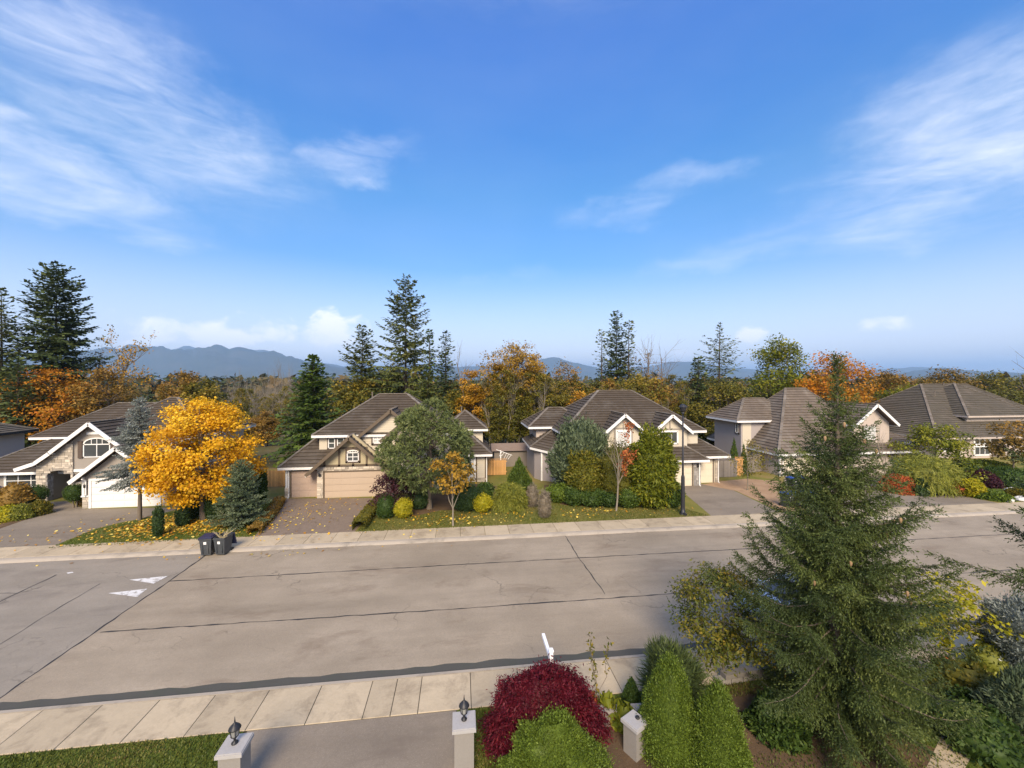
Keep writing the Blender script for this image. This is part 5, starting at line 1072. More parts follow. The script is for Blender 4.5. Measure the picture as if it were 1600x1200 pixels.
def forest():
    rg = np.random.default_rng(8); VV, QQ, TT, n0 = [], [], [], 0
    def cone_t(h, r, m):
        a = rg.uniform(0, 6.28, m); t = rg.uniform(0, 1, m) ** .8; rr = r * (1 - t) * rg.uniform(.3, 1, m); P = np.stack([rr * np.cos(a), rr * np.sin(a), h * t], 1)
        D = unit(np.stack([np.cos(a), np.sin(a), np.full(m, -.25)], 1)); B = unit(np.cross(D, [0, 0, 1.]) + rg.normal(size=(m, 3)) * .4); return leaf_quads(P, D, B, r * .55, r * .5, .1)[0]
    def ball_t(h, r, m):
        v = unit(rg.normal(size=(m, 3))); P = v * np.array([r, r, h * .42]) * rg.uniform(.6, 1, (m, 1)) + [0, 0, h * .58]; T = unit(rg.normal(size=(m, 3))); return leaf_quads(P, T, unit(np.cross(T, v)), r * .6, r * .5, .1)[0]
    for i in range(1900):
        d = 170 + 900 * rg.uniform() ** 1.8; px = rg.uniform(-300, 1900); x, y = DP(px, d); con = rg.uniform() < (.62 if px < 560 else .4)
        top = ZD(rg.normal(590 if px < 700 else 594, 4.5), d) + 14; h = float(np.clip(top, 9, 27)); r = h * (.17 if con else .26)
        v = (cone_t if con else ball_t)(h, r, 46); v = v + [x, y, -13.9]; VV.append(v); m = len(v) // 4; TT.append(np.clip((rg.uniform(.05, .45) if con else rg.uniform(.35, .95)) + .08 * rg.normal(size=m), 0, 1))
    V = np.concatenate(VV); me = np_mesh('forest', V, [np.arange(len(V)).reshape(-1, 4)], np.concatenate(TT), ML('far_forest_leaf', [(.02, .035, .018), (.035, .055, .022), (.06, .07, .022), (.12, .095, .03), (.17, .105, .03)], .15))
    tag(link('forest', me), 'far autumn forest stretching to the mountains', 'forest', kind='stuff')
forest()
# ------------------------------------------------------------------ grass and fallen leaves
def in_poly(P, poly):
    x, y = P[:, 0], P[:, 1]; ins = np.zeros(len(P), bool); n = len(poly)
    for i in range(n):
        (x0, y0), (x1, y1) = poly[i], poly[(i + 1) % n]; c = ((y0 > y) != (y1 > y)) & (x < (x1 - x0) * (y - y0) / (y1 - y0 + 1e-12) + x0); ins ^= c
    return ins
def scatter(poly, n, rg):
    a = np.array(poly); P = np.stack([rg.uniform(a[:, 0].min(), a[:, 0].max(), n), rg.uniform(a[:, 1].min(), a[:, 1].max(), n)], 1); return P[in_poly(P, poly)]
def grass(label, polys, dens, H, z=.1, seed=1):
    rg = np.random.default_rng(seed); PP = []
    for poly, n in polys: PP.append(scatter(poly, n, rg))
    P = np.concatenate(PP); n = len(P); P = np.column_stack([P, np.full(n, z)]); T = unit(np.column_stack([rg.normal(size=(n, 2)) * .45, np.ones(n)])); B = unit(np.cross(T, rg.normal(size=(n, 3))))
    l = H * rg.uniform(.5, 1.3, n); V, Q = leaf_quads(P, T, B, l, l * .45, .1); tint = .4 + .2 * np.sin(P[:, 0] * 1.1 + 2 * np.sin(P[:, 1] * .9)) + .15 * rg.normal(size=n)
    tag(link('grass', np_mesh('grass', V, [Q], np.clip(tint, 0, 1), l_grass)), label, 'grass', kind='stuff')
LL = Gs([(76, 857), (110, 843), (150, 827), (190, 818), (215, 813), (258, 801), (300, 797), (430, 784), (416, 812), (397, 839)]); L2 = Gs([(556, 832), (580, 806), (640, 808), (690, 798), (770, 799), (830, 792), (850, 780), (880, 790), (1062, 793), (1110, 806)])
grass('mown grass of the lawns across the street', [(LL, 22000), (L2, 48000)], 1, .075)
grass('green grass strip of the near front lawn', [(rect(-.05, .95, 9.3, 11.8), 6000), (rect(1, 9, 11.3, 11.82), 5000), (rect(6.5, 14, 5, 9.5), 9000), (rect(-16, -5.82, 8.6, 11.82), 34000)], 1, .07, seed=2)
def fallen(label, items, seed):
    rg = np.random.default_rng(seed); P = []
    for cx, cy, sx, sy, n, z in items: P.append(np.column_stack([cx + rg.normal(size=n) * sx, cy + rg.normal(size=n) * sy, np.full(n, z) + rg.uniform(0, .03, n)]))
    P = np.concatenate(P); P = P[(P[:, 1] > 24.9) | (P[:, 2] < .1) | (P[:, 1] < 13.3)]; n = len(P); T = unit(np.column_stack([rg.normal(size=(n, 2)), rg.normal(size=n) * .25])); B = unit(np.cross(T, np.array([0, 0, 1.]) + rg.normal(size=(n, 3)) * .25)); s = rg.uniform(.09, .2, n)
    V, Q = leaf_quads(P, T, B, s, s * .85); tag(link('fallen_leaves', np_mesh('fallen_leaves', V, [Q], rg.uniform(0, 1, n), l_fallen)), label, 'fallen leaves', kind='stuff')
mx, my = at(318, 812)
fallen('yellow leaves strewn under the golden maple', [(mx, my - .8, 2.6, 1.3, 1500, .15), (mx - 1.6, my - 1.2, 1.6, 1, 500, .15), (mx + 3.4, my - 2.2, 1.5, 1.0, 120, .13)], 4)
fallen('scattered leaves on the paver drive and lawns', [(-9.5, 31, 1.6, 1.9, 130, .125), (-.5, 28, 2.6, .8, 220, .14), (-8, 26, 6, .5, 40, .13), (9.5, 28.2, 4, .6, 160, .14), (-12, 23.9, 4, .25, 30, .012), (-24, 27.5, 3, .8, 50, .13)], 5)

# ------------------------------------------------------------------ near garden plants
ENV['cone2'] = lambda h: np.maximum(0, 1 - h) ** .62 * np.minimum(1, .8 + h)
ENV['bullet'] = lambda h: np.maximum(0, 1 - h ** 1.5) ** .8
sx_, sy_ = DP(1304, 11.3)
tmpl = needle_template(6, None, .8, .46, .15)
tr, cr = conifer(200, 10.0, .3, 3.2, 225, lambda t: .025 if t > .865 else (1 - t / .92) ** .8 * min(1, .55 + 2.2 * t), -.2, .75, .26, .36, .095, .8, .75, .45, .2, .2, tmpl, .6, .17, .36, .2, .05)
fs = tree('foreground_spruce', 'large dark green spruce close to the camera at right', 'tree', sx_, sy_, [('trunk', tr, m_trunk), ('crown', cr, l_spruce)])
rngc = np.random.default_rng(5); mbc = MB()
for i in range(14):
    a = rngc.uniform(2.6, 6.2); zc = rngc.uniform(4.2, 8.6); rc_ = 3.2 * (1 - zc / 10) ** .62 * rngc.uniform(.5, .85); mbc.lathe([(.008, 0), (.03, -.02), (.036, -.06), (.026, -.11), (.006, -.14)], (sx_ + rc_ * math.cos(a), sy_ + rc_ * math.sin(a), zc), 7)
mbc.build('cones', M('spruce_cone', (.30, .19, .10), .8, .2, 20), fs, kind='stuff')
x, y = DP(1742, 8.4); tr, cr = conifer(210, 8.8, 4.7, 2.2, 26, lambda t: (1 - t) ** .6, -.1, .6, .1, .2, .1, .6, .75, .35, .2, .2, tmpl, .5, .14, .2)
tree('overhanging_spruce', 'spruce mostly outside the right edge, only branch tips showing', 'tree', x, y, [('trunk', tr, m_trunk), ('crown', cr, l_spruce)])
x, y = at(1152, 1056)
def goldshrub(seed, H, R, nl):
    t, c = decid(seed, H, H * .22, R, 80, nl, .11, 'round', 8, .045, .7, .5, .15, .5, hang=.2, twigs=2); return t, c
tr, cr = goldshrub(201, 3.35, 1.5, 7500)
tree('golden_green_shrub', 'leggy golden-green shrub left of the large spruce', 'shrub', x - .45, y, [('stem', tr, m_twig), ('foliage', cr, ML('turning_leaf', [(.05, .07, .012), (.09, .112, .016), (.165, .155, .018), (.30, .20, .02)], .3))])
def nbush(name, label, px, base, top, wpx, mat, env, n, L, asp=.5, dirm=(.5, .3, .6), lumps=.1, lf=2.5, **k): return bush(name, label, px, base, top, wpx, mat, env, n, L, asp, dirm, lumps, lf, **k)
nbush('crimson_maple', 'crimson weeping Japanese maple dome at the bottom centre', 851, 1150, 1044, 178, l_red, 'dome', 30000, .09, .3, (.55, -.5, .5), .2, 6, cat='tree', stems=True, depth=.2, dep=.62)
nbush('green_mound_shrub', 'bright green lumpy mound shrub before the crimson maple', 864, 1228, 1118, 150, l_bright, 'dome', 30000, .05, .45, (.6, .5, .5), .36, 6, dep=.5)
nbush('cone_spruce', 'bright green conical dwarf spruce, the taller one', 1046, 1174, 1024, 112, l_bright, 'cone2', 30000, .05, .4, (.7, .3, .5), .07, 5)
nbush('cone_spruce', 'bright green conical dwarf spruce, the shorter one in front', 1122, 1206, 1066, 106, l_bright, 'cone2', 27000, .05, .4, (.7, .3, .5), .07, 5)
nbush('spiky_shrub', 'grey-green spiky shrub behind the taller conical spruce', 1050, 1090, 1004, 88, l_fir, 'dome', 3600, .36, .07, (.9, .35, .35), .25, 4, depth=.35)
nbush('dark_dome_shrub', 'small dark green dome shrub by the near pavement', 987, 1104, 1060, 31, l_green, 'bullet', 3600, .06, .5, lumps=.05)
nbush('broadleaf_plant', 'light green broad-leaved plant in the near bed', 950, 1120, 1086, 36, l_yg, 'dome', 130, .24, .5, (.6, .2, .5), .2, depth=.5)
nbush('broadleaf_plant', 'light green broad-leaved plant by the grey stone cap', 975, 1136, 1098, 40, l_yg, 'dome', 150, .22, .5, (.6, .2, .5), .2, depth=.5)
nbush('orange_plant', 'little orange-red plant right of the crimson maple', 925, 1108, 1083, 22, l_redor, 'dome', 260, .12, .6, depth=.5)
nbush('dark_underplanting', 'low leafy plants under the large spruce', 1215, 1140, 1095, 84, l_green, 'dome', 3200, .16, .4, (.5, .3, .6), .25, 4)
nbush('blue_dwarf_spruce', 'blue dwarf spruce cut by the right edge', 1598, 1058, 935, 86, l_blue, 'round', 11000, .13, .28, (.8, .2, .45), .2, 5)
nbush('dark_juniper', 'dark juniper spreading at the lower right edge', 1592, 1142, 1052, 110, l_blugr, 'dome', 6500, .2, .2, (.8, .3, .4), .25, 4, dep=.6)
x, y = at(1484, 1035); tr, cr = decid(203, 2.95, .5, 1.15, 40, 1500, .17, 'round', 6, .04, .6, .5, .16, .5, twigs=1)
tree('yellow_shrub', 'sparse yellow-leaved shrub right of the large spruce', 'shrub', x, y, [('stem', tr, m_twig), ('foliage', cr, l_yellowb)])
nbush('flower_bed_plants', 'mixed green perennials around the flower pots', 1510, 1092, 1035, 90, l_olive, 'dome', 1500, .15, .5, (.5, .3, .7), .25, 4, depth=.6)
nbush('flower_bed_plants', 'low green perennials at the lower right, in front of the pots', 1530, 1165, 1105, 110, l_green, 'dome', 2200, .14, .5, (.5, .3, .7), .25, 4, depth=.5)
nbush('white_flower_shrub', 'leafy shrub with pale blossoms left of the blue dwarf spruce', 1545, 1050, 1000, 56, l_lime, 'dome', 900, .14, .5, (.5, .3, .7), .25, 4, depth=.6)
def leggy(label, px, base, top, seed):
    d = F * 9.5 / (base - HZ); x, y = at(px, base); H = ZD(top, d) - .1; rg = np.random.default_rng(seed); ps, L_ = [], []
    for i in range(4):
        e = np.array([rg.normal() * .16 - .1, rg.normal() * .12, H * rg.uniform(.72, 1)]); c = curve((0, 0, 0), e, 0, 7, rg, .03); ps.append((c, np.linspace(.012, .004, 7)))
        for j in range(26): t = rg.uniform(.2, 1) if i % 2 else rg.uniform(.55, 1); k = min(int(t * 6), 5); L_.append(c[k] + (c[k + 1] - c[k]) * (t * 6 - k) + rg.normal(size=3) * .06)
    P = np.array(L_); T = unit(rg.normal(size=P.shape) + [0, 0, .3]); v, q = tubes(ps, 4); V, Q = leaf_quads(P, T, unit(np.cross(T, rg.normal(size=T.shape))), .12, .06)
    tree('leggy_plant', label, 'plant', x, y, [('stem', np_mesh('stem', v, [q]), m_twig), ('foliage', np_mesh('foliage', V, [Q], rg.uniform(0, 1, len(Q))), l_olive)])
leggy('tall leggy plant rising in front of the near pavement', 934, 1112, 985, 3)

# ------------------------------------------------------------------ small things
m_bin = M('bin_plastic', (.05, .055, .06), .5, .12, 4, dirt=(.085, .085, .08)); m_bin_lid = M('navy_lid_plastic', (.03, .032, .07), .45, .1, 4); m_blue = M('blue_lid_plastic', (.03, .10, .42), .45, .08, 4)
m_sticker = M('sticker', (.72, .72, .70), .5, .05, 8); m_rubber = M('rubber', (.02, .02, .02), .8, .1, 6)
def wheelie(label, x, y, rz, lid_m, open_=False, group=None, branches=False):
    o = empty('wheelie_bin', (x, y, .005 if y < 24.5 else .115), label, 'bin', group, rz)
    def L(mb, name, mat, sub=None, sm=False): ob = mb.build(name, mat, None, smooth=sm); ob.parent = sub or o; return ob
    b = MB(); w0, w1, d0, d1 = .23, .30, .27, .36; z0, z1 = .06, .98
    lo = [(-w0, -d0, z0), (w0, -d0, z0), (w0, d0, z0), (-w0, d0, z0)]; hi = [(-w1, -d1, z1), (w1, -d1, z1), (w1, d1, z1), (-w1, d1, z1)]
    for i in range(4): j = (i + 1) % 4; b.face([lo[i], lo[j], hi[j], hi[i]])
    b.face(lo[::-1]); b.box(-.32, .32, -.385, -.35, .90, .985); b.box(-.32, -.29, -.385, .37, .92, .985); b.box(.29, .32, -.385, .37, .92, .985); b.box(-.32, .32, .35, .39, .92, .985)
    for s_ in (-.14, .14): b.box(s_ - .012, s_ + .012, -.345, -.29, .15, .86)
    b.face([(-w1 * .95, -d1 * .95, .86), (w1 * .95, -d1 * .95, .86), (w1 * .95, d1 * .95, .86), (-w1 * .95, d1 * .95, .86)]); L(b, 'body', m_bin)
    l = MB()
    if not open_: l.prism([(-.34, -.43, .99), (.34, -.43, .99), (.34, .38, 1.0), (-.34, .38, 1.0)], (0, 0, .03)); l.prism([(-.27, -.34, 1.02), (.27, -.34, 1.02), (.27, .3, 1.03), (-.27, .3, 1.03)], (0, 0, .035))
    else: l.prism([(-.34, .40, .99), (.34, .40, .99), (.34, .60, .32), (-.34, .60, .32)], (0, .04, .01)); l.prism([(-.27, .47, .92), (.27, .47, .92), (.27, .62, .4), (-.27, .62, .4)], (0, .03, .01))
    L(l, 'lid', lid_m)
    for s_ in (-1, 1):
        w = MB(); n = 14
        for i in range(n):
            a, c = 2 * math.pi * i / n, 2 * math.pi * (i + 1) / n; f = lambda t, r: (.34 + .10 * math.sin(t) * r, .11 + .10 * math.cos(t) * r)
            for xa, xb in ((s_ * .25, s_ * .31),): w.face([(xa, *f(a, 1)), (xb, *f(a, 1)), (xb, *f(c, 1)), (xa, *f(c, 1))])
        for xa in (s_ * .25, s_ * .31): w.face([(xa, .34 + .1 * math.sin(2 * math.pi * i / n), .11 + .1 * math.cos(2 * math.pi * i / n)) for i in range(n)])
        L(w, 'wheel', m_rubber)
    h_ = MB(); h_.bar((-.24, .43, .93), (.24, .43, .93), .03, .03); h_.bar((-.24, .36, .93), (-.24, .43, .93), .03, .03); h_.bar((.24, .36, .93), (.24, .43, .93), .03, .03); L(h_, 'handle', m_bin)
    st = MB(); st.prism([(-.08, -.357, .66), (.06, -.357, .66), (.06, -.365, .80), (-.08, -.365, .80)], (0, -.004, 0)); L(st, 'sticker', m_sticker)
    if branches:
        rg = np.random.default_rng(6); ps = [(curve((rg.normal() * .12, rg.normal() * .1, .85), (rg.uniform(-.55, .5), rg.uniform(-.3, .4), rg.uniform(1.1, 1.35)), 0, 4, rg, .03), np.linspace(.014, .006, 4)) for _ in range(16)]
        v, q = tubes(ps, 4); link('cuttings', np_mesh('cuttings', v, [q]), M('dry_cuttings', (.42, .34, .18), .8, .2, 8), o)
    return o
wheelie('dark grey wheelie bin at the kerb with its navy lid down', *at(326, 866, 0), .06, m_bin_lid)
wheelie('dark grey wheelie bin at the kerb stuffed with cut branches', *at(349, 865, 0), -.10, m_bin_lid, True, branches=True)
for i, (px, py, lb) in enumerate([(1229, 792, 'blue-lidded bin behind the near spruce, left one of the front row'), (1245, 791, 'blue-lidded bin behind the near spruce, middle one of the front row'), (1261, 790, 'blue-lidded bin behind the near spruce, right one of the front row'), (1238, 765, 'blue-lidded bin near the garage, left of two'), (1256, 764, 'blue-lidded bin near the garage, right of two')]):
    wheelie(lb, *at(px, py), .1, m_blue)
# street lamp
x, y = at(1067, 803.5); o = empty('street_lamp', (x, y, .1), 'tall black street lamp on the lawn by the middle drive', 'street lamp')
m_lamp = M('black_lamp_paint', (.022, .022, .026), .45, .15, 3)
for nm, prof in (('pole', [(.075, 1.3), (.07, 3), (.05, 7.05)]), ('base', [(.26, 0), (.26, .06), (.17, .08), (.14, .5), (.125, 2.6), (.10, 2.72), (.08, 2.76)]), ('collar', [(.065, 7.0), (.10, 7.04), (.10, 7.14), (.06, 7.2)])):
    b = MB(); b.lathe(prof, (x, y, .1), 16); b.build(nm, m_lamp, o, smooth=True)
b = MB(); b.lathe([(.06, 7.18), (.16, 7.24), (.22, 7.46), (.23, 7.5)], (x, y, .1), 12); hd = b.build('lamp_head', m_lamp, o); b = MB(); b.lathe([(.26, 7.5), (.27, 7.53), (.16, 7.68), (.03, 7.74)], (x, y, .1), 12); b.build('lamp_cap', m_lamp, hd)
b = MB(); b.box(x - .1, x + .1, y - .35, y - .15, .1, .24); b.build('service_box', m_lamp, o)
# white sign post with arm
m_post = M('white_vinyl', (.80, .80, .79), .4, .03, 3)
px_, py_ = G(861, 1030, 1.75); o = empty('sign_post', (px_, py_, .1), 'white post with a horizontal arm above the crimson maple', 'sign post')
b = MB(); b.box(px_ - .05, px_ + .05, py_ - .05, py_ + .05, .1, 1.98); b.build('post', m_post, o); b = MB(); b.box(px_ - .065, px_ + .065, py_ - .065, py_ + .065, 1.98, 2.02); b.prism([(px_ - .05, py_ - .05, 2.02), (px_ + .05, py_ - .05, 2.02), (px_ + .05, py_ + .05, 2.02), (px_ - .05, py_ + .05, 2.02)], (0, 0, .02)); b.build('post_cap', m_post, o)
b = MB(); b.box(px_ - .045, px_ + .045, py_ + .051, py_ + 1.1, 1.70, 1.80); b.bar((px_, py_ + .05, 1.42), (px_, py_ + .32, 1.70), .05, .05); b.build('arm', m_post, o)
# gate pillars with lanterns
m_capst = M('grey_cap_stone', (.36, .345, .33), .8, .1, 2, 18, .15); m_lglass = glass('lantern_glass', (.25, .25, .23), .2); m_pill = M('pillar_stucco', (.24, .22, .195), .9, .08, 2, 20, .1)
def pillar(label, x, y, zt_, w, rz=0.):
    o = empty('gate_pillar', (x, y, .1), label, 'pillar', None, rz); b = MB(); b.box(-w / 2 + .05, w / 2 - .05, -w / 2 + .05, w / 2 - .05, 0, zt_ - .2); ob = b.build('shaft', m_pill); ob.parent = o
    b = MB(); b.box(-w / 2, w / 2, -w / 2, w / 2, zt_ - .2, zt_ - .12); b.prism([(-w / 2 + .02, -w / 2 + .02, zt_ - .12), (w / 2 - .02, -w / 2 + .02, zt_ - .12), (w / 2 - .02, w / 2 - .02, zt_ - .12), (-w / 2 + .02, w / 2 - .02, zt_ - .12)], (0, 0, .02)); ob = b.build('cap', m_capst); ob.parent = o; return o
def lantern(label, x, y, z):
    o = empty('lantern', (x, y, z), label, 'lantern')
    b = MB(); b.lathe([(.07, 0), (.07, .02), (.03, .04), (.025, .10), (.05, .13), (.085, .17)], (x, y, z), 10); b.build('base', m_dark, o, smooth=True)
    b = MB(); b.lathe([(.075, .175), (.10, .33)], (x, y, z), 6); b.build('glass', m_lglass, o); fr = MB()
    for i in range(6): a = math.pi / 3 * i; fr.bar((x + .078 * math.cos(a), y + .078 * math.sin(a), z + .17), (x + .104 * math.cos(a), y + .104 * math.sin(a), z + .335), .014, .014)
    fr.build('frame', m_dark, o); b = MB(); b.lathe([(.13, .335), (.125, .35), (.085, .40), (.045, .44), (.02, .46), (.012, .52), (.004, .60)], (x, y, z), 12); b.build('roof', m_dark, o, smooth=True)
for px, lb, l2 in ((.085, 'grey-capped gate pillar right of the near driveway', 'black lantern on the right gate pillar'), (-5.07, 'grey-capped gate pillar left of the near driveway', 'black lantern on the left gate pillar')):
    pillar(lb, px, 9.98, 1.35, .56); lantern(l2, px, 9.98, 1.36)
x, y = G(992, 1124, .95); o = pillar('turned pillar with pale grey cap beside the conical spruces', x, y, .95, .5, .5); b = MB(); b.lathe([(.05, 0), (.06, .02), (.045, .05), (.01, .06)], (.08, -.02, .852), 10); ob = b.build('spotlight', m_dark); ob.parent = o
# low garden walls of blocks
m_block = M('garden_block', (.27, .245, .215), .9, .2, 3, 20, .4, tint=.2)
def block_wall(label, p, q, n, hh, w=.25):
    o = empty('garden_wall', (p[0], p[1], .1), label, 'wall'); rr = random.Random(n); d = Vector((q[0] - p[0], q[1] - p[1], 0)) / n
    for r in range(2):
        for i in range(n): b = MB(); a = Vector((p[0], p[1], .1 + hh * (r + .5) / 2)) + d * (i + .02 + (.5 if r else 0)); b.bar(tuple(a), tuple(a + d * .95), w * rr.uniform(.93, 1.04), hh / 2 * .96, rr.random()); b.build('block', m_block, o)
block_wall('low grey block wall beside the crimson maple', (3.0, 10.95), (5.2, 10.8), 6, .42); block_wall('low block wall running up beside the taller conical spruce', (x + .2, y + .25), (6.0, 11.6), 5, .5); block_wall('low wall in the shade of the golden-green shrub', G(1120, 1068), G(1210, 1052), 5, .3)
# path and flower pots
sheet('garden_path', Gs([(1415, 1040), (1445, 1036), (1480, 1060), (1530, 1100), (1540, 1140), (1500, 1215), (1440, 1215), (1480, 1130), (1450, 1075)], .115)[::-1], .115, m_conc)
sheet('near_path', Gs([(1128, 1068), (1215, 1052), (1235, 1010), (1165, 1018)], .114)[::-1], .114, m_conc)
m_pots = [M('black_pot', (.02, .02, .022), .5, .1, 5), M('grey_pot', (.17, .165, .16), .7, .1, 5), M('maroon_pot', (.13, .03, .035), .5, .1, 5), M('white_pot', (.6, .6, .58), .6, .05, 5)]
fl_m = [M('orange_flower', (.72, .22, .05), .6, .2, 30), M('pink_flower', (.72, .20, .26), .6, .2, 30), M('yellow_flower', (.75, .55, .05), .6, .2, 30), M('white_flower', (.75, .75, .68), .6, .1, 30)]
def pot(label, px, py, r, hh, pm, leaf, fl, ph=.35):
    x, y = at(px, py); o = empty('flower_pot', (x, y, .115), label, 'flower pot'); k = len(BUSH); BUSH.append(o)
    b = MB(); b.lathe([(r * .72, 0), (r * .95, hh * .85), (r * 1.06, hh * .86), (r * 1.06, hh), (r * .9, hh), (r * .88, hh * .9)], (0, 0, 0), 16); ob = b.build('pot', pm); ob.parent = o
    me = shrub(k + 300, r * 1.25, r * 1.25, ph, 320, .11, .5, 'dome', (.5, .4, .6), .25, 3, .6, z0=hh * .9, core=0); link('foliage', me, leaf, o)
    if fl:
        rg = np.random.default_rng(k); fm = MB()
        for i in range(9): a = rg.uniform(0, 6.28); q = r * 1.1 * rg.uniform(.2, 1); c = (q * math.cos(a), q * math.sin(a), hh * .9 + ph * rg.uniform(.7, 1.1)); fm.lathe([(.012, -.02), (.05, .0), (.055, .02), (.02, .03)], c, 7)
        ob = fm.build('flowers', fl, kind='stuff'); ob.parent = o
pot('black pot with orange flowers beside the garden path', 1470, 1062, .2, .3, m_pots[0], l_olive, fl_m[0]); pot('large black pot with yellow flowers by the path edge', 1494, 1072, .26, .3, m_pots[0], l_green, fl_m[2]); pot('maroon pot with orange flowers by the path', 1518, 1082, .2, .28, m_pots[2], l_olive, fl_m[0])
pot('black pot with leafy plant at the lower right', 1502, 1118, .24, .34, m_pots[0], l_green, None, .5); pot('grey pot with pink flowers at the lower right', 1548, 1112, .19, .4, m_pots[1], l_green, fl_m[1]); pot('grey pot with rust-coloured plant at the picture bottom', 1482, 1150, .26, .3, m_pots[1], l_rust, None, .25); pot('grey planter with white flowers near the blue dwarf spruce', 1552, 1052, .3, .3, m_pots[3], l_lime, fl_m[3]); pot('grey pot behind the pink-flower pot', 1575, 1105, .22, .3, m_pots[1], l_blugr, None)
# fences, shed, trellis
m_cedarb = M('cedar_board', (.50, .27, .095), .75, .15, 4, 14, .15, tint=.2); m_greyb = M('weathered_board', (.19, .165, .14), .85, .2, 4, 14, .2, tint=.25)
def fence(label, p, q, hh, mat):
    o = empty('fence', (p[0], p[1], .1), label, 'fence'); P, Q = Vector((*p, .1)), Vector((*q, .1)); L = (Q - P).length; d = (Q - P) / L; n = int(L / .15); rr = random.Random(int(L * 10)); b = MB()
    for i in range(n): a = P + d * (i * .15 + .008); e = P + d * (i * .15 + .142); z0, z1 = .05, hh - .1 + rr.uniform(-.01, .01); zc = .1 + (z0 + z1) / 2; b.bar((a.x, a.y, zc), (e.x, e.y, zc), .02, z1 - z0, rr.random())
    b.build('boards', mat, o, kind='stuff')
    for i in range(int(L / 2.2) + 1): a = P + d * min(i * 2.2, L); b = MB(); b.box(a.x - .05, a.x + .05, a.y + .02, a.y + .12, .1, .1 + hh + .04); b.build('post', mat, o)
    for z in (.35, hh - .25, hh): b = MB(); b.bar((P.x, P.y + .03, .1 + z), (Q.x, Q.y + .03, .1 + z), .06 if z < hh else .12, .09 if z < hh else .04); b.build('rail', mat, o)
fence('orange cedar fence left of the half-timbered house', (PX(400, 38.2), 38.2), (PX(446, 38.2), 38.2), 1.6, m_cedarb); fence('orange cedar fence right of the half-timbered house', (2.5, 40.2), (PX(792, 40.2), 40.2), 1.6, m_cedarb)
fence('weathered grey fence right of the cream garage', (23.55, 36.6), (26.6, 36.6), 1.75, m_greyb); fence('short new orange fence panel beside the weathered fence', (26.62, 36.9), (27.5, 36.9), 1.85, m_cedarb); fence('dark weathered fence left of the tan-roofed house', (27.5, 37.4), (31, 38.6), 1.8, m_greyb)
fence('long weathered back fence between the brown-roofed houses', (2.4, 46.5), (9, 46.5), 2.0, m_greyb)
o = empty('garden_shed', (6.0, 44.5, .1), 'low brown-roofed shed behind the pyramid cedar', 'shed'); b = MB(); b.box(3.6, 7.2, 44, 46, .1, 1.9); b.build('wall', m_greyb, o); b = MB(); b.prism([(3.3, 43.7, 1.85), (3.3, 46.3, 1.85), (3.3, 45, 2.5)], (4.2, 0, 0)); b.build('roof', M('shed_roof', (.20, .15, .12), .85, .15, 3, 10, .2), o)
o = empty('trellis', (PX(786, 41), 41, .1), 'small white slatted trellis beside the orange fence', 'trellis'); tx = PX(780, 41); 
for i in range(5): b = MB(); b.bar((tx + i * .22, 41, 1.5 + (.35 if i < 2 else 0)), (tx + i * .22 + .3, 41, 2.3 - i * .1), .06, .03); b.build('slat', m_white, o)
b = MB(); b.bar((tx - .3, 41.03, 2.5), (tx + 1.3, 41.03, 1.9), .05, .05); b.build('rail', m_white, o); b = MB(); b.box(tx + .1, tx + .2, 41.05, 41.12, .1, 2.4); b.build('post', m_white, o)
# white rocks
m_rock = M('white_rock', (.58, .56, .52), .9, .2, 3, 14, .5)
for i, (px, py, r, lb) in enumerate([(1585, 771, .55, 'white rock at the right edge, the highest'), (1596, 782, .4, 'white rock at the right edge by the pavement'), (1577, 784, .3, 'small white rock left of the others at the right edge')]):
    rg = np.random.default_rng(i); b = MB(); x, y = at(px, py); o = None; b.lathe([(r * .75, -.03), (r, r * .2), (r * .9, r * .5), (r * .55, r * .75), (r * .15, r * .85)], (0, 0, 0), 9)
    b.v = [(p[0] * 1.25 + rg.normal() * .05, p[1] + rg.normal() * .05, p[2] + rg.normal() * .03) for p in b.v]; ob = b.build('white_rock', m_rock); ob.location = (x, y, .1); tag(ob, lb, 'rock')
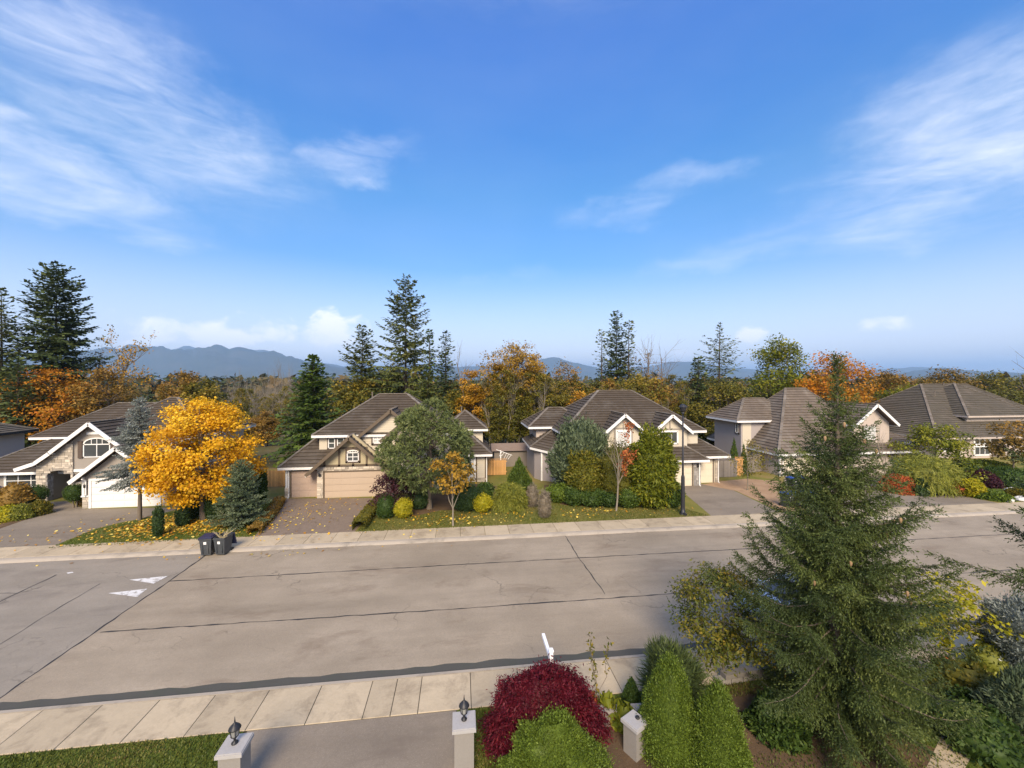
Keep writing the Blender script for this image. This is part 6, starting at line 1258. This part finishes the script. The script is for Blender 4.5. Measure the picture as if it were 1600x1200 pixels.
# cars
def car(label, x, y, z, rz, paint):
    o = empty('parked_car', (x, y, z), label, 'car', None, rz); st = []
    # stations: x, half width, sill z, shoulder z, deck z
    S_ = [(-2.25, .62, .38, .62, .70), (-2.18, .78, .28, .72, .86), (-1.9, .86, .24, .78, .95), (-1.2, .89, .22, .80, .96), (-.4, .90, .20, .80, .93), (.5, .90, .20, .80, .92), (1.1, .89, .22, .78, .90), (1.7, .86, .24, .72, .82), (2.1, .78, .28, .62, .70), (2.25, .60, .36, .54, .58)]
    ringf = lambda hw, a, s, t: [(-hw * .92, a), (-hw, a + (s - a) * .35), (-hw * .985, s), (-hw * .90, t - .02), (-hw * .5, t + .02), (0, t + .035), (hw * .5, t + .02), (hw * .90, t - .02), (hw * .985, s), (hw, a + (s - a) * .35), (hw * .92, a)]
    V, Q = [], []
    for (xx, hw, a, s, t) in S_: V += [(xx, p[0], p[1]) for p in ringf(hw, a, s, t)]
    m = 11; n = len(S_)
    for i in range(n - 1):
        for j in range(m): k = (j + 1) % m; Q.append([i * m + j, i * m + k, (i + 1) * m + k, (i + 1) * m + j])
    me = bpy.data.meshes.new('body'); me.from_pydata(V, [], Q + [list(range(m)), list(range((n - 1) * m, n * m))[::-1]]); me.polygons.foreach_set('use_smooth', np.ones(len(me.polygons), bool)); body = link('body', me, paint, o); md = body.modifiers.new('s', 'SUBSURF'); md.levels = md.render_levels = 1
    b = MB(); lo = [(-1.75, .76, .93), (1.0, .80, .91)]; hi = [(-1.15, .60, 1.40), (-.1, .63, 1.45), (.2, .62, 1.43)]
    roof = [(-1.15, 1.40), (-.5, 1.455), (.15, 1.43)]
    for s in (-1, 1): b.face([(-1.72, .77 * s, .93), (1.0, .80 * s, .90), (.15, .61 * s, 1.41), (-.5, .62 * s, 1.44), (-1.12, .59 * s, 1.385)][::s])
    b.face([(1.0, -.80, .90), (1.0, .80, .90), (.15, .61, 1.41), (.15, -.61, 1.41)]); b.face([(-1.72, .77, .93), (-1.72, -.77, .93), (-1.12, -.59, 1.385), (-1.12, .59, 1.385)]); b.face([(-1.12, -.59, 1.385), (-.5, -.62, 1.44), (.15, -.61, 1.41), (.15, .61, 1.41), (-.5, .62, 1.44), (-1.12, .59, 1.385)][::-1])
    g = b.build('windows', m_glass); g.parent = o
    b = MB(); b.prism([(-1.18, -.61, 1.385), (-.5, -.645, 1.445), (.2, -.63, 1.41), (.2, .63, 1.41), (-.5, .645, 1.445), (-1.18, .61, 1.385)], (0, 0, .03))
    for s in (-1, 1):
        for p, q in (((1.02, .81 * s, .90), (.16, .625 * s, 1.42)), ((-1.76, .785 * s, .93), (-1.15, .605 * s, 1.39)), ((-.42, .81 * s, .92), (-.42, .635 * s, 1.44))): b.bar(p, q, .07, .05)
    g = b.build('roof', paint); g.parent = o
    for xx in (-1.38, 1.40):
        for s in (-1, 1):
            w = MB(); w.lathe([(.20, -.09), (.32, -.10), (.335, -.06), (.335, .06), (.32, .10), (.20, .09)], (0, 0, 0), 22); ob = w.build('wheel', m_rubber, smooth=True); ob.parent = o; ob.location = (xx, .80 * s, .335); ob.rotation_euler = (math.pi / 2, 0, 0)
            r = MB(); r.lathe([(.05, .108), (.20, .10), (.21, .06)] if s < 0 else [(.21, -.06), (.20, -.10), (.05, -.108)], (0, 0, 0), 14); rb = r.build('rim', m_rim); rb.parent = ob
    for s in (-1, 1):
        for nm, xa, mt in (('headlight', 2.13, m_lglass), ('tail_light', -2.2, m_tail)): b = MB(); b.box(xa - .06, xa + .06, s * .55 - .16, s * .55 + .16, .60, .72); ob = b.build(nm, mt); ob.parent = o
        b = MB(); b.box(.72, .86, s * .98 - .1, s * .98 + .1, .93, 1.05); ob = b.build('mirror', paint); ob.parent = o
    return o
m_rim = M('alloy_rim', (.45, .45, .46), .3, .05, 3, metal=.8); m_tail = M('tail_lens', (.30, .02, .02), .25, .1, 3); m_silver = M('silver_car_paint', (.55, .57, .60), .28, .03, 1, metal=.5, spec=.6); m_maroon = M('dark_car_paint', (.05, .03, .045), .25, .05, 1, spec=.6)
cx, cy = G(1290, 968, .7); car('silver car parked at the near kerb behind the large spruce', cx, 15.0, .0, math.pi, m_silver)
cx, cy = at(-22, 792); car('dark car at the left edge beside the yellow shrub', cx, cy, .11, .0, m_maroon)
print('tris', sum(len(p.vertices) - 2 for me in bpy.data.meshes if me.users for p in me.polygons), 'objects', len(bpy.data.objects))
